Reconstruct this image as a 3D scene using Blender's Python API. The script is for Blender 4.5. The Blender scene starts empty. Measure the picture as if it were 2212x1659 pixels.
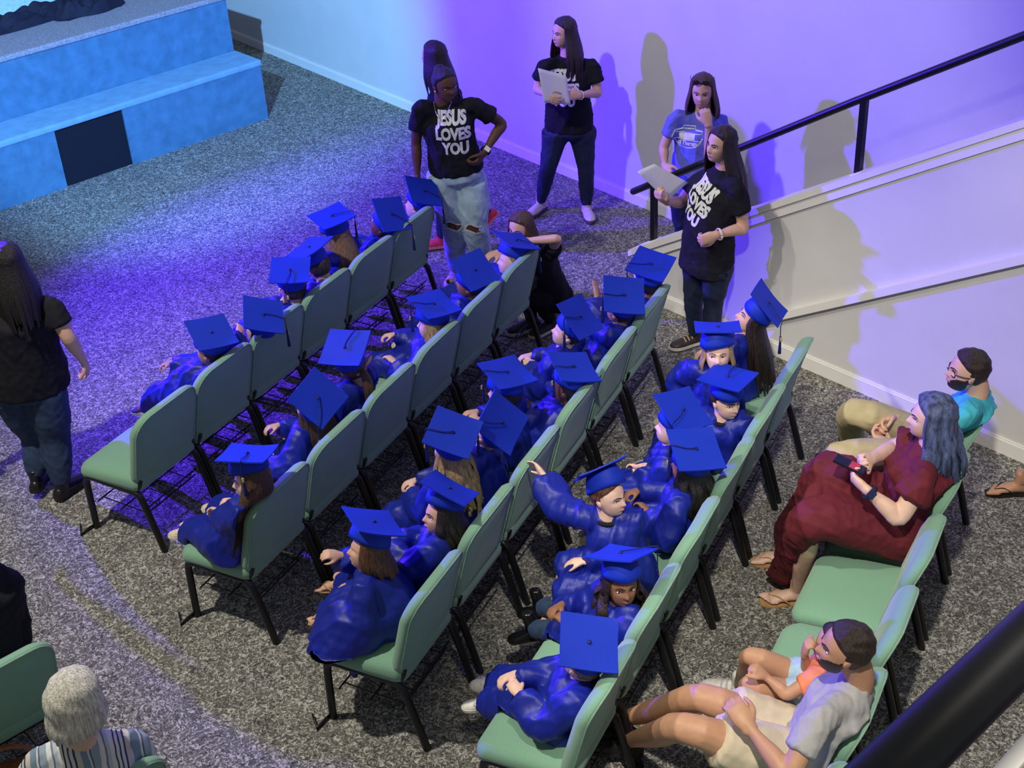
import bpy, bmesh, math, random
import numpy as np
from mathutils import Vector, Matrix
from mathutils.bvhtree import BVHTree
random.seed(7); RNG = np.random.default_rng(7)
SC = bpy.context.scene
COL = SC.collection
A = np.array

# ------------------------------------------------------------------ camera, light, exposure
F_PX, PITCH, ROLL, CAM_H = 2960.0, math.radians(32), math.radians(-3.4), 4.75
W_PX, H_PX = 2212.0, 1659.0
FW = A([0, math.cos(PITCH), -math.sin(PITCH)]); UP0 = A([0, math.sin(PITCH), math.cos(PITCH)]); RT0 = A([1.0, 0, 0])
RT = RT0*math.cos(ROLL) + UP0*math.sin(ROLL); UPV = -RT0*math.sin(ROLL) + UP0*math.cos(ROLL)
CAMP = A([0, 0, CAM_H])
cd = bpy.data.cameras.new('camera'); cam = bpy.data.objects.new('camera', cd); COL.objects.link(cam)
cd.sensor_fit = 'HORIZONTAL'; cd.sensor_width = 36; cd.lens = F_PX/W_PX*36; cd.clip_start = .05; cd.clip_end = 200
cam.matrix_world = Matrix(((RT[0], UPV[0], -FW[0], 0), (RT[1], UPV[1], -FW[1], 0), (RT[2], UPV[2], -FW[2], CAM_H), (0, 0, 0, 1)))
SC.camera = cam

wd = bpy.data.worlds.new('world'); SC.world = wd; wd.use_nodes = True
wd.node_tree.nodes['Background'].inputs[0].default_value = (.93, .96, 1, 1)
wd.node_tree.nodes['Background'].inputs[1].default_value = .19
SC.view_settings.view_transform = 'Standard'; SC.view_settings.look = 'None'
SC.view_settings.gamma = 1; SC.view_settings.exposure = 0; SC.view_settings.use_curve_mapping = False

def spot(name, loc, aim, col, power, angle, blend, radius):
    l = bpy.data.lights.new(name, 'SPOT'); l.color = col; l.energy = power; l.spot_size = math.radians(angle)
    l.spot_blend = blend; l.shadow_soft_size = radius
    o = bpy.data.objects.new(name, l); COL.objects.link(o); o.location = loc
    o.rotation_euler = (Vector(aim)-Vector(loc)).to_track_quat('-Z', 'Y').to_euler()
    return o
WARM = (1, .94, .82)
spot('house_spot_right', (.25, 1.6, 5.9), (2.6, 5.0, 0), WARM, 1150, 52, .5, .10)
spot('house_spot_left', (-3.2, 4.6, 6.3), (-1.0, 5.9, 0), WARM, 1150, 62, .7, .10)
spot('house_spot_wall', (-2.6, 6.3, 6.0), (1.9, 9.5, 1.6), WARM, 640, 42, .7, .12)
spot('balcony_trim_fill', (1.5, .9, 6.2), (.75, 1.25, 3.4), WARM, 300, 30, .5, .10)  # added fill spot that brightens the balcony trim; no known fixture there
spot('purple_wash', (-5.9, 10.2, 3.3), (1.5, 8.3, 1.6), (.085, .018, 1.0), 5200, 87, .5, .08)
spot('blue_wash', (-2.5, 2.6, 5.8), (-2.9, 13.0, .6), (.20, .50, 1.0), 10000, 28, .55, .06)
# ------------------------------------------------------------------ helpers
def norm(v): v = np.asarray(v, float); return v/max(1e-12, np.linalg.norm(v))
def pray(px, py): return norm(FW*F_PX + RT*(px-W_PX/2) - UPV*(py-H_PX/2))
def at_z(px, py, z=0.0): d = pray(px, py); return CAMP + d*((z-CAM_H)/d[2])
def at_y(px, py, y): d = pray(px, py); return CAMP + d*(y/d[1])
def az(deg): a = math.radians(deg); return A([math.cos(a), math.sin(a), 0])
def smooth(a, b, x): t = np.clip((x-a)/(b-a), 0, 1); return t*t*(3-2*t)

MATS = {}
def mat(name, col, rough=.6, spec=.4, var=.12, scale=40, bump=.0, bscale=120, stretch=(1, 1, 1), metal=0, sheen=0, coat=0, trans=0):
    if name in MATS: return MATS[name]
    m = bpy.data.materials.new(name); m.use_nodes = True; nt = m.node_tree; N = nt.nodes; L = nt.links
    b = N['Principled BSDF']; b.inputs['Roughness'].default_value = rough; b.inputs['Specular IOR Level'].default_value = spec
    b.inputs['Metallic'].default_value = metal; b.inputs['Sheen Weight'].default_value = sheen; b.inputs['Coat Weight'].default_value = coat
    b.inputs['Transmission Weight'].default_value = trans
    tc = N.new('ShaderNodeTexCoord'); mp = N.new('ShaderNodeMapping'); mp.inputs['Scale'].default_value = stretch
    L.new(tc.outputs['Object'], mp.inputs['Vector'])
    nz = N.new('ShaderNodeTexNoise'); nz.inputs['Scale'].default_value = scale; nz.inputs['Detail'].default_value = 3
    L.new(mp.outputs['Vector'], nz.inputs['Vector'])
    rp = N.new('ShaderNodeValToRGB'); c = A(col)
    rp.color_ramp.elements[0].position = .3; rp.color_ramp.elements[1].position = .7
    rp.color_ramp.elements[0].color = (*np.clip(c*(1-var), 0, 1), 1); rp.color_ramp.elements[1].color = (*np.clip(c*(1+var), 0, 1), 1)
    L.new(nz.outputs['Fac'], rp.inputs['Fac']); L.new(rp.outputs['Color'], b.inputs['Base Color'])
    if bump:
        n2 = N.new('ShaderNodeTexNoise'); n2.inputs['Scale'].default_value = bscale; n2.inputs['Detail'].default_value = 4
        L.new(mp.outputs['Vector'], n2.inputs['Vector'])
        bp = N.new('ShaderNodeBump'); bp.inputs['Strength'].default_value = bump; bp.inputs['Distance'].default_value = .01
        L.new(n2.outputs['Fac'], bp.inputs['Height']); L.new(bp.outputs['Normal'], b.inputs['Normal'])
    MATS[name] = m; return m

class Geo:
    """collects vertices, faces and per-face material slots"""
    def __init__(s): s.v = []; s.f = []; s.m = []; s.n = 0
    def add(s, v, f, m=0):
        v = np.asarray(v, float).reshape(-1, 3)
        s.v.append(v)
        if isinstance(f, np.ndarray): f = f.tolist()
        o = s.n
        for q in f: s.f.append([i+o for i in q]); s.m.append(m)
        s.n += len(v); return s
    def verts(s): return np.concatenate(s.v) if s.v else np.zeros((0, 3))
    def obj(s, name, mats, parent=None, origin=None, smooth=True, edge=None):
        v = s.verts(); org = A([0, 0, 0.]) if origin is None else A(origin, float)
        if origin is None and parent is not None: org = A(parent_world(parent))
        me = bpy.data.meshes.new(name); me.from_pydata((v-org).tolist(), [], s.f)
        if not isinstance(mats, (list, tuple)): mats = [mats]
        for m in mats: me.materials.append(m)
        if len(mats) > 1: me.polygons.foreach_set('material_index', s.m)
        if smooth: me.polygons.foreach_set('use_smooth', [True]*len(me.polygons))
        me.validate(); me.update()
        o = bpy.data.objects.new(name, me); COL.objects.link(o)
        if parent is not None:
            o.parent = parent; o.location = Vector(org-A(parent_world(parent)))
        else: o.location = Vector(org)
        o['_w'] = org.tolist()
        if edge:
            if hasattr(me, 'set_sharp_from_angle'): me.set_sharp_from_angle(angle=math.radians(edge))
        return o
def parent_world(o): return list(o['_w'])
def empty(name, loc, label=None, cat=None, group=None):
    o = bpy.data.objects.new(name, None); COL.objects.link(o); o.location = Vector(loc); o['_w'] = [float(x) for x in loc]
    o.empty_display_size = .1
    return tag(o, label, cat, group)
def tag(o, label=None, cat=None, group=None, kind=None):
    if label: o['label'] = label
    if cat: o['category'] = cat
    if group: o['group'] = group
    if kind: o['kind'] = kind
    return o

def resample(P, R, sub):
    P = [A(p, float) for p in P]; R = [A([r, r], float) if np.isscalar(r) else A(r, float) for r in R]
    if sub <= 1 or len(P) < 3: 
        if len(P) == 2 and sub > 1:
            t = np.linspace(0, 1, sub+1); return [P[0]*(1-k)+P[1]*k for k in t], [R[0]*(1-k)+R[1]*k for k in t]
        return P, R
    oP, oR = [], []
    for i in range(len(P)-1):
        p0 = P[max(0, i-1)]; p1 = P[i]; p2 = P[i+1]; p3 = P[min(len(P)-1, i+2)]
        for k in range(sub):
            t = k/sub; t2 = t*t; t3 = t2*t
            oP.append(.5*((2*p1)+(-p0+p2)*t+(2*p0-5*p1+4*p2-p3)*t2+(-p0+3*p1-3*p2+p3)*t3))
            s = t*t*(3-2*t); oR.append(R[i]*(1-s)+R[i+1]*s)
    oP.append(P[-1]); oR.append(R[-1]); return oP, oR
def tube(P, R, n=12, side=None, sub=4, cap=.8):
    """closed swept tube with elliptical rings; R entries scalar or (along side, across)"""
    P, R = resample(P, R, sub); K = len(P)
    T = [norm(P[min(K-1, i+1)]-P[max(0, i-1)]) for i in range(K)]
    if side is None:
        side = A([1, 0, 0.]) if abs(T[0][0]) < .8 else A([0, 1., 0])
    rings = []; a = norm(side-T[0]*np.dot(side, T[0])); th = np.linspace(0, 2*np.pi, n, endpoint=False); cs, sn = np.cos(th), np.sin(th)
    fr = []
    for i in range(K):
        a = norm(a-T[i]*np.dot(a, T[i])); fr.append((a, np.cross(T[i], a)))
    def ring(i, off, s): return P[i]+T[i]*off+np.outer(cs*R[i][0]*s, fr[i][0])+np.outer(sn*R[i][1]*s, fr[i][1])
    if cap:
        r0 = R[0].min()*cap
        for q in (.25, .55, .85): rings.append(ring(0, -r0*math.cos(q*math.pi/2), math.sin(q*math.pi/2)))
    for i in range(K): rings.append(ring(i, 0, 1))
    if cap:
        r1 = R[-1].min()*cap
        for q in (.85, .55, .25): rings.append(ring(K-1, r1*math.cos(q*math.pi/2), math.sin(q*math.pi/2)))
    V = np.concatenate(rings); M = len(rings)
    i, j = np.meshgrid(np.arange(M-1), np.arange(n), indexing='ij'); j2 = (j+1) % n
    F = np.stack([i*n+j, i*n+j2, (i+1)*n+j2, (i+1)*n+j], -1).reshape(-1, 4).tolist()
    F.append(list(range(n))[::-1]); F.append([(M-1)*n+k for k in range(n)])
    return V, F
def sphere(c, r, X=None, n=16, m=10):
    """ellipsoid, r=(rx,ry,rz) along rows of X"""
    X = np.eye(3) if X is None else A(X)
    r = A([r, r, r]) if np.isscalar(r) else A(r)
    V = [[0, 0, 1]]
    for i in range(1, m):
        t = math.pi*i/m
        for j in range(n):
            p = 2*math.pi*j/n; V.append([math.sin(t)*math.cos(p), math.sin(t)*math.sin(p), math.cos(t)])
    V.append([0, 0, -1]); V = A(V)*r@X+A(c)
    F = []
    for j in range(n): F.append([0, 1+j, 1+(j+1) % n])
    for i in range(m-2):
        for j in range(n): F.append([1+i*n+j, 1+(i+1)*n+j, 1+(i+1)*n+(j+1) % n, 1+i*n+(j+1) % n])
    e = 1+(m-1)*n; b = 1+(m-2)*n
    for j in range(n): F.append([b+j, e, b+(j+1) % n])
    return V, F
def box(c, size, X=None, bevel=0.0):
    X = np.eye(3) if X is None else A(X); s = A(size)/2
    if not bevel:
        V = A([[x, y, z] for z in (-1, 1) for y in (-1, 1) for x in (-1, 1)])*s@X+A(c)
        return V, [[0, 2, 3, 1], [4, 5, 7, 6], [0, 1, 5, 4], [2, 6, 7, 3], [0, 4, 6, 2], [1, 3, 7, 5]]
    bm = bmesh.new(); bmesh.ops.create_cube(bm, size=2); bmesh.ops.scale(bm, vec=Vector(s), verts=bm.verts)
    bmesh.ops.bevel(bm, geom=bm.edges[:], offset=bevel, segments=2, affect='EDGES', profile=.6)
    bm.verts.index_update(); V = A([v.co[:] for v in bm.verts])@X+A(c); F = [[v.index for v in f.verts] for f in bm.faces]; bm.free()
    return V, F
def prism(poly, h0, h1, O, X, Y, N):
    """polygon (2D, ccw seen along -N) extruded from h0 to h1 along N"""
    p = A(poly); k = len(p); b = A(O)+np.outer(p[:, 0], X)+np.outer(p[:, 1], Y)
    V = np.concatenate([b+A(N)*h0, b+A(N)*h1])
    F = [list(range(k))[::-1], [k+i for i in range(k)]]+[[i, (i+1) % k, k+(i+1) % k, k+i] for i in range(k)]
    return V, F

def voxel(parts, size, iters=2, fac=.5):
    """union of closed shells as one continuous surface"""
    g = Geo()
    for v, f in parts: g.add(v, f)
    me = bpy.data.meshes.new('tmp'); me.from_pydata(g.verts().tolist(), [], g.f)
    o = bpy.data.objects.new('tmp', me); COL.objects.link(o)
    m = o.modifiers.new('r', 'REMESH'); m.mode = 'VOXEL'; m.voxel_size = size
    if iters:
        s = o.modifiers.new('s', 'SMOOTH'); s.factor = fac; s.iterations = iters
    dg = bpy.context.evaluated_depsgraph_get(); e = o.evaluated_get(dg); em = e.to_mesh()
    n = len(em.vertices); V = np.empty(n*3); em.vertices.foreach_get('co', V); V = V.reshape(-1, 3).copy()
    nl = len(em.loops); li = np.empty(nl, int); em.loops.foreach_get('vertex_index', li)
    ls = np.empty(len(em.polygons), int); em.polygons.foreach_get('loop_start', ls)
    lt = np.empty(len(em.polygons), int); em.polygons.foreach_get('loop_total', lt)
    if (lt == 4).all(): F = li.reshape(-1, 4)
    else: F = [li[a:a+b].tolist() for a, b in zip(ls, lt)]
    e.to_mesh_clear(); bpy.data.objects.remove(o); bpy.data.meshes.remove(me)
    return V, F
def vnormals(V, F):
    Fq = F if isinstance(F, np.ndarray) else A([f[:4] if len(f) > 3 else list(f)+[f[-1]] for f in F])
    fn = np.cross(V[Fq[:, 2]]-V[Fq[:, 0]], V[Fq[:, 3]]-V[Fq[:, 1]])
    N = np.zeros_like(V)
    for k in range(4): np.add.at(N, Fq[:, k], fn)
    return N/np.maximum(1e-12, np.linalg.norm(N, axis=1))[:, None]
def folds(V, F, amp, freq, seed, axes=None):
    """cloth folds: sharp-crested creases pushed along the normals; freq per axis"""
    r = np.random.default_rng(seed); N = vnormals(V, F); p = (V-V.mean(0)) if axes is None else (V-V.mean(0))@A(axes).T
    w = np.zeros(len(V))
    for k in range(4):
        d = r.normal(size=3); d = d/np.linalg.norm(d)*A(freq); q = r.normal(size=3)*A(freq)*.35; q2 = r.normal(size=3)*6
        s = np.sin(p@d+r.uniform(0, 6.28)+1.5*np.sin(p@q+r.uniform(0, 6.28)))
        w += (1-np.abs(s))**1.6*(.35+.65*(.5+.5*np.sin(p@q2+r.uniform(0, 6.28))))-.25
    return V+N*(amp*w)[:, None]

# ------------------------------------------------------------------ palette
SKIN = {k: mat('skin_'+k, c, rough=.5, spec=.35, var=.06, scale=30) for k, c in dict(
    pale=(.80, .52, .40), light=(.70, .42, .30), tan=(.50, .27, .16), brown=(.26, .12, .065), dark=(.115, .052, .032)).items()}
HAIRM = {k: mat('hair_'+k, c, rough=.42, spec=.5, var=.45, scale=60, bump=.6, bscale=160, stretch=(2.2, 2.2, .18)) for k, c in dict(
    black=(.012, .009, .009), dark=(.028, .016, .012), brown=(.085, .043, .024), chestnut=(.12, .05, .025), light=(.22, .13, .065), blond=(.42, .28, .13),
    grey=(.74, .68, .56)).items()}
HAIRM['blue'] = mat('hair_blue_grey', (.075, .10, .21), rough=.4, spec=.5, var=.8, scale=26, bump=.6, bscale=140, stretch=(1.8, 1.8, .3))
GOWN = mat('royal_blue_gown_satin', (.006, .016, .27), rough=.48, spec=.45, var=.10, scale=14, bump=.05, bscale=60)
CAPM = mat('royal_blue_cap_felt', (.006, .032, .47), rough=.62, spec=.3, var=.04, scale=200)
CORD = mat('navy_tassel_cord', (.006, .012, .12), rough=.6)
GOLD = mat('gold_year_charm', (.85, .60, .25), rough=.3, metal=.6)
BLACKCLOTH = mat('black_cotton', (.012, .012, .018), rough=.85, spec=.2, var=.2, scale=20, bump=.15, bscale=300)
WHITE = mat('white_print_ink', (.82, .83, .86), rough=.7, var=.10, scale=120)
EYEW = mat('eye_white', (.75, .72, .70), rough=.25, var=.02); IRIS = mat('eye_iris', (.03, .018, .012), rough=.15, var=.05)
LIPS = {'pale': mat('lips_pink', (.55, .22, .20), rough=.45), 'brown': mat('lips_brown', (.19, .07, .055), rough=.45), 'dark': mat('lips_dark', (.10, .035, .03), rough=.45)}
BLACKM = mat('black_enamel', (.006, .006, .008), rough=.38, spec=.5, var=.1)
RUBBERW = mat('white_rubber', (.78, .74, .66), rough=.6)
# ------------------------------------------------------------------ people: head, hair, hands, shoes
def head_template(nu, nv):
    th = np.linspace(0, np.pi, nv); ph = np.linspace(0, 2*np.pi, nu, endpoint=False)
    ph = ph - .35*np.sin(2*(ph-np.pi/2))*0 + .30*np.cos(ph)*-1*0
    t = ph-np.pi/2; ph = np.pi/2 + t - .38*np.sin(t)           # finer towards the face (+y)
    D = A([[math.sin(a)*math.cos(b), math.sin(a)*math.sin(b), math.cos(a)] for a in th[1:-1] for b in ph])
    D = np.concatenate([D, [[0, 0, 1.], [0, 0, -1.]]])
    F = []; n = nu; m = nv-2
    for i in range(m-1):
        for j in range(n): F.append([i*n+j, (i+1)*n+j, (i+1)*n+(j+1) % n, i*n+(j+1) % n])
    tp, bt = m*n, m*n+1
    for j in range(n): F.append([tp, j, (j+1) % n]); F.append([bt, (m-1)*n+(j+1) % n, (m-1)*n+j])
    return D, F
def ray_ell(D, c, r):
    c = A(c); r = A(r); d = D/r; o = -c/r
    a = (d*d).sum(1); b = (d*o).sum(1); k = (o*o).sum()-1
    return (-b+np.sqrt(np.maximum(0, b*b-a*k)))/a
def head_shape(D):
    r1 = ray_ell(D, (0, -.06, .10), (.335, .41, .40)); r2 = ray_ell(D, (0, .075, -.19), (.245, .285, .31))
    k = 14.0; r = np.log(np.exp(k*r1)+np.exp(k*r2))/k
    P = D*r[:, None]; x, y, z = P.T; f = smooth(.05, .22, y)
    nose = np.where(z > -.13, np.clip((.06-z)/.19, 0, 1)**1.2, np.clip((z+.185)/.055, 0, 1))
    P[:, 1] += f*(.095*nose*np.exp(-(x/(.04+.025*nose))**2)
        - .045*np.exp(-((np.abs(x)-.135)/.075)**2-((z-.0)/.05)**2) + .018*np.exp(-((z-.075)/.035)**2-(x/.2)**2)
        + .018*np.exp(-(x/.085)**2-((z+.255)/.03)**2) - .012*np.exp(-(x/.1)**2-((z+.325)/.02)**2)
        + .030*np.exp(-(x/.09)**2-((z+.41)/.06)**2) + .014*np.exp(-((np.abs(x)-.17)/.08)**2-((z+.12)/.08)**2))
    return P
HD_HI = head_template(64, 50); HD_LO = head_template(36, 28)
HP_HI = head_shape(HD_HI[0].copy()); HP_LO = head_shape(HD_LO[0].copy())
def face_y(x, z):
    m = HP_HI[:, 1] > 0; d = (HP_HI[m, 0]-x)**2+(HP_HI[m, 2]-z)**2; return HP_HI[m][d.argmin(), 1]

class Head:
    """frame of a head: centre c, up u, facing f, height hh"""
    def __init__(s, c, u, f, hh, wide=1.0):
        s.c = A(c, float); s.u = norm(u); s.f = norm(A(f)-s.u*np.dot(f, s.u)); s.r = np.cross(s.f, s.u); s.hh = hh; s.w = wide
    def pt(s, p): p = np.atleast_2d(A(p, float)); return s.c+(p*A([s.w, 1, 1])*s.hh)@A([s.r, s.f, s.u])
    def dirs(s, d): return A(d)@A([s.r, s.f, s.u])
def add_head(g, H, hi):
    P, F = (HP_HI, HD_HI[1]) if hi else (HP_LO, HD_LO[1])
    g.add(H.pt(P), F)
    for sx in (-1, 1):
        X = A([H.dirs((1, 0, 0)), H.dirs((0, .94, .34)), H.dirs((0, -.34, .94))])
        g.add(*sphere(H.pt((sx*.345, -.04, -.03))[0], A([.030, .062, .105])*H.hh, X, 10, 8))
        g.add(*sphere(H.pt((sx*.36, -.015, -.03))[0], A([.022, .03, .06])*H.hh, X, 8, 6))
def face_parts(H, root, skin, hairm, gaze=(0, 0)):
    lip = LIPS['dark' if skin == 'dark' else 'brown' if skin == 'brown' else 'pale']
    for sx in (-1, 1):
        ex, ez = sx*.137, .0; y = face_y(ex, ez); g = Geo()
        c = H.pt((ex, y-.010, ez))[0]; X = A([H.r, H.f, H.u])
        g.add(*sphere(c, A([.064, .026, .029])*H.hh, X, 14, 8), 0)
        ic = H.pt((ex+gaze[0]*.03, y+.006, ez+gaze[1]*.01))[0]
        g.add(*sphere(ic, A([.027, .012, .027])*H.hh, X, 12, 6), 1)
        g.obj('eye', [EYEW, IRIS], root)
        b = Geo(); pts = [(sx*.055, face_y(sx*.055, .085)+.004, .080), (sx*.13, face_y(sx*.13, .105)+.004, .104), (sx*.215, face_y(sx*.215, .085)+.006, .083)]
        b.add(*tube(H.pt(pts), [A([.011, .015])*H.hh, A([.011, .016])*H.hh, A([.006, .008])*H.hh], 8, H.f, 3)); b.obj('eyebrow', hairm, root)
        ld = Geo(); pts = [(sx*.075, face_y(sx*.075, .02)+.002, .012), (ex, face_y(ex, .03)+.010, .033), (sx*.205, face_y(sx*.205, .015)+.004, .012)]
        ld.add(*tube(H.pt(pts), [A([.006, .008])*H.hh]*3, 6, H.f, 3)); ld.obj('upper_eyelid', HAIRM['dark'], root)
    l = Geo()
    for dz, th, w in ((-.238, .013, .088), (-.268, .016, .078)):
        pts = [(-w, face_y(-w, -.252)-.002, -.252), (0, face_y(0, dz)+.004, dz), (w, face_y(w, -.252)-.002, -.252)]
        l.add(*tube(H.pt(pts), [A([.006, .005])*H.hh, A([.014, th])*H.hh, A([.006, .005])*H.hh], 8, H.f, 4))
    l.obj('lips', lip, root)

def hair(H, root, kind, color, length=.3, back=None, beard=False, hi=False, shoulders=None, seed=0, name='hair', grow=.05, post=None):
    """scalp shell that dives into the head at the hairline, plus hanging locks"""
    r = random.Random(seed); g = Geo(); D, F = (HD_HI if hi else HD_LO); P = (HP_HI if hi else HP_LO).copy()
    x, y, z = P.T
    yl = .095+np.clip(z-.10, 0, 1)*.95-.10*np.clip(-.16-z, 0, .2)
    if kind == 'short': yl = np.where(z > .14, .10+(z-.14)*1.15, np.where(z > -.02, .06, -.06)); 
    m = smooth(-.13, .04, y-yl)
    low = -.30 if kind != 'short' else -.25
    m = np.maximum(m, smooth(low+.09, low-.04, z))
    if kind == 'short': m = np.maximum(m, smooth(.26, .34, np.abs(x))*smooth(.07, -.05, z)*smooth(-.16, -.06, y)) # round the ears
    off = grow*(1-m)-.06*m
    wob = .010*np.sin(x*38+seed)*np.sin(y*23+seed)+.008*np.sin(z*31+x*17)
    off = off+wob*(1-m)
    g.add(H.pt(P*(1+off/np.maximum(.2, np.linalg.norm(P, axis=1)))[:, None]), F)
    back = -H.f if back is None else A(back)
    if kind in ('long', 'wavy', 'curly', 'bob'):
        n = 26 if kind != 'curly' else 40
        for k in range(n):
            a = -1.95+3.9*k/(n-1)+r.uniform(-.05, .05)             # angle round the back of the head; 0 = straight back
            d = A([math.sin(a), -math.cos(a), 0]); s0 = (.335*math.sin(a), -.06-.39*math.cos(a))
            L = length*r.uniform(.82, 1.05)*(1.0 if abs(a) < 1.5 else .9)
            e = 1+grow*1.6; p00 = H.pt((s0[0]*.22*e, s0[1]*.30*e, .485+grow*.75))[0]; p0 = H.pt((s0[0]*.84*e, s0[1]*.84*e, .335+grow*.4))[0]; p1 = H.pt((s0[0]*1.06*e, s0[1]*1.05*e, -.06))[0]
            out = H.dirs(d); out[2] = 0
            dn = A([0, 0, -1.0])
            p2 = p1+dn*L*.45+out*L*.10+back*L*.05; p3 = p1+dn*L*.95+out*L*.06+back*L*(.10+.10*math.cos(a))
            if kind in ('wavy', 'curly'):
                am = .012 if kind == 'wavy' else .028
                w = A([r.uniform(-1, 1), r.uniform(-1, 1), 0])*am
                mid = (p1+p2)/2+w; mid2 = (p2+p3)/2-w*1.3
                pts = [p00, p0, p1, mid, p2-w*.5, mid2, p3+w]
            else: pts = [p00, p0, p1, p2, p3]
            wd = .085*H.hh*r.uniform(.8, 1.25)*(1.25 if kind == 'curly' else 1); q = len(pts)
            rad = [A([wd, .030*H.hh])*(.45 if i == 0 else 1.1 if i < q-1 else .35) for i in range(q)]
            g.add(*tube(pts, rad, 7, np.cross(out, (0, 0, 1)), 3))
    if kind == 'pony':
        b0 = H.pt((0, -.42, .02))[0]; back0 = norm(back)
        for k in range(9):
            w = A([r.uniform(-1, 1), r.uniform(-1, 1), r.uniform(-.3, .3)])*.014
            pts = [H.pt((0, -.36, .05))[0], b0+back0*.035+w*.3, b0+back0*.06+A([0, 0, -.35*length])+w, b0+back0*.05+A([0, 0, -length])+w*1.2]
            g.add(*tube(pts, [.012, .018, .018, .005], 7, None, 3))
    if kind == 'bun':
        g.add(*sphere(H.pt((0, -.30, .36))[0], A([.19, .19, .17])*H.hh, A([H.r, H.f, H.u]), 14, 9))
    if post: g.v = [post(q) for q in g.v]
    o = g.obj(name, HAIRM[color], root)
    if beard:
        b = Geo(); P2 = P.copy(); x, y, z = P2.T
        mb = smooth(.035, -.035, z-(-.235+.85*np.clip(np.abs(x)-.07, 0, .17)))*smooth(-.08, .03, y)*(1-np.exp(-(x/.085)**2-((z+.262)/.040)**2))
        mb = np.maximum(mb, 1.2*np.exp(-(x/.11)**4-((z+.208)/.020)**2)*(y > 0)); mb = np.minimum(mb, 1)
        mb = np.maximum(mb, smooth(-.02, -.08, z)*smooth(.24, .29, np.abs(x))*smooth(-.10, -.02, y)*smooth(.12, .04, y))
        off = .014*mb-.05*(1-mb)
        b.add(H.pt(P2*(1+off/np.maximum(.2, np.linalg.norm(P2, axis=1)))[:, None]), F); b.obj('beard', HAIRM[color], root)
    return o

def hand(w, d, pn, sgn, L, curl=.5, thumb=.5):
    """palm, four unequal fingers and a side thumb; w wrist, d pointing, pn palm normal, sgn thumb side"""
    d = norm(d); pn = norm(A(pn)-d*np.dot(pn, d)); s = np.cross(d, pn)*sgn; out = []
    out.append(tube([w-d*.06*L, w+d*.02*L, w+d*.22*L, w+d*.48*L], [A([.17, .13])*L, A([.17, .125])*L, A([.225, .12])*L, A([.225, .085])*L], 14, s, 3, .6))
    for k, ln in enumerate((.40, .46, .43, .34)):
        p = w+d*(.47-(.03 if k == 3 else 0)-(.015 if k == 0 else 0))*L+s*(1.5-k)*.108*L; q = [p-d*.10*L, p]; a = 0
        fan = (1.5-k)*.07
        for i, fr in enumerate((.42, .32, .26)):
            a += curl*(.75 if i == 0 else .95); dd = d*math.cos(a)+pn*math.sin(a)+s*fan*math.cos(a)
            q.append(q[-1]+norm(dd)*ln*fr*L)
        out.append(tube(q, [.052*L, .054*L, .049*L, .045*L, .036*L], 9, s, 3, .9))
    t0 = w+d*.10*L+s*.13*L; t1 = w+d*.27*L+s*.27*L+pn*.06*L; t2 = t1+norm(d*.75+s*(.62-.75*thumb)+pn*(.25+.55*thumb))*.20*L; t3 = t2+norm(d*.85+s*(.2-.6*thumb)+pn*(.3+.5*thumb))*.16*L
    out.append(tube([t0, t1, t2, t3], [.085*L, .075*L, .056*L, .040*L], 9, d, 3, .9))
    return out

def shoe(root, ankle, d, L, m, sole=None, name='shoe', up=None, accent=None, high=.06):
    """closed shoe with its sole; ankle joint, toe direction d, length L"""
    d = norm(d); up = A([0, 0, 1.]) if up is None else norm(up); up = norm(up-d*np.dot(up, d)); s = np.cross(d, up)
    base = A(ankle)-up*.30*L*.9-d*.26*L
    if name == 'boot': base = A(ankle)-up*.30*L-d*.26*L
    g = Geo()
    rows = [(0, .11, .10), (.06, .145, .20), (.2, .15, .26), (.35, .15, .25), (.52, .17, .20), (.7, .19, .155), (.86, .17, .12), (.96, .11, .08), (1.0, .05, .05)]
    V = []; n = 14
    for t, hw, ht in rows:
        for j in range(n):
            a = 2*math.pi*j/n; x = math.cos(a)*hw*L; z = math.sin(a); z = (z*ht if z > 0 else z*.06)*L
            V.append(base+d*t*L+s*x+up*(z+.07*L))
    F = [[i*n+j, i*n+(j+1) % n, (i+1)*n+(j+1) % n, (i+1)*n+j] for i in range(len(rows)-1) for j in range(n)]
    F += [list(range(n))[::-1], [(len(rows)-1)*n+j for j in range(n)]]
    g.add(V, F)
    g.add(*tube([base+d*.25*L+up*.16*L, A(ankle)+up*high], [A([.145, .19])*L, A([.135, .165])*L], 12, s, 2, .3))
    o = g.obj(name, m, root)
    if sole is not None:
        q = Geo(); op = []
        for t, hw in ((0, .07), (.04, .13), (.2, .155), (.4, .155), (.55, .18), (.72, .20), (.88, .18), (.97, .12), (1.02, .04)): op.append((t, hw))
        poly = [(hw*L, t*L) for t, hw in op]+[(-hw*L, t*L) for t, hw in op[::-1]]
        q.add(*prism(poly, 0, .085*L, base-d*.005*L, s, d, up)); q.obj('sole', sole, o, smooth=False)
    if accent is not None:
        a = Geo()
        for t in (.40, .50, .60):
            zt = np.interp(t, [r[0] for r in rows], [r[2] for r in rows]); wt = np.interp(t, [r[0] for r in rows], [r[1] for r in rows])
            a.add(*tube([base+d*t*L+s*k*wt*L+up*(.07+zt*hh)*L for k, hh in ((-.75, .72), (0, 1.03), (.75, .72))], [.018*L]*3, 6, d, 3))
        a.obj('lace', accent, o)
    return o
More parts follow.
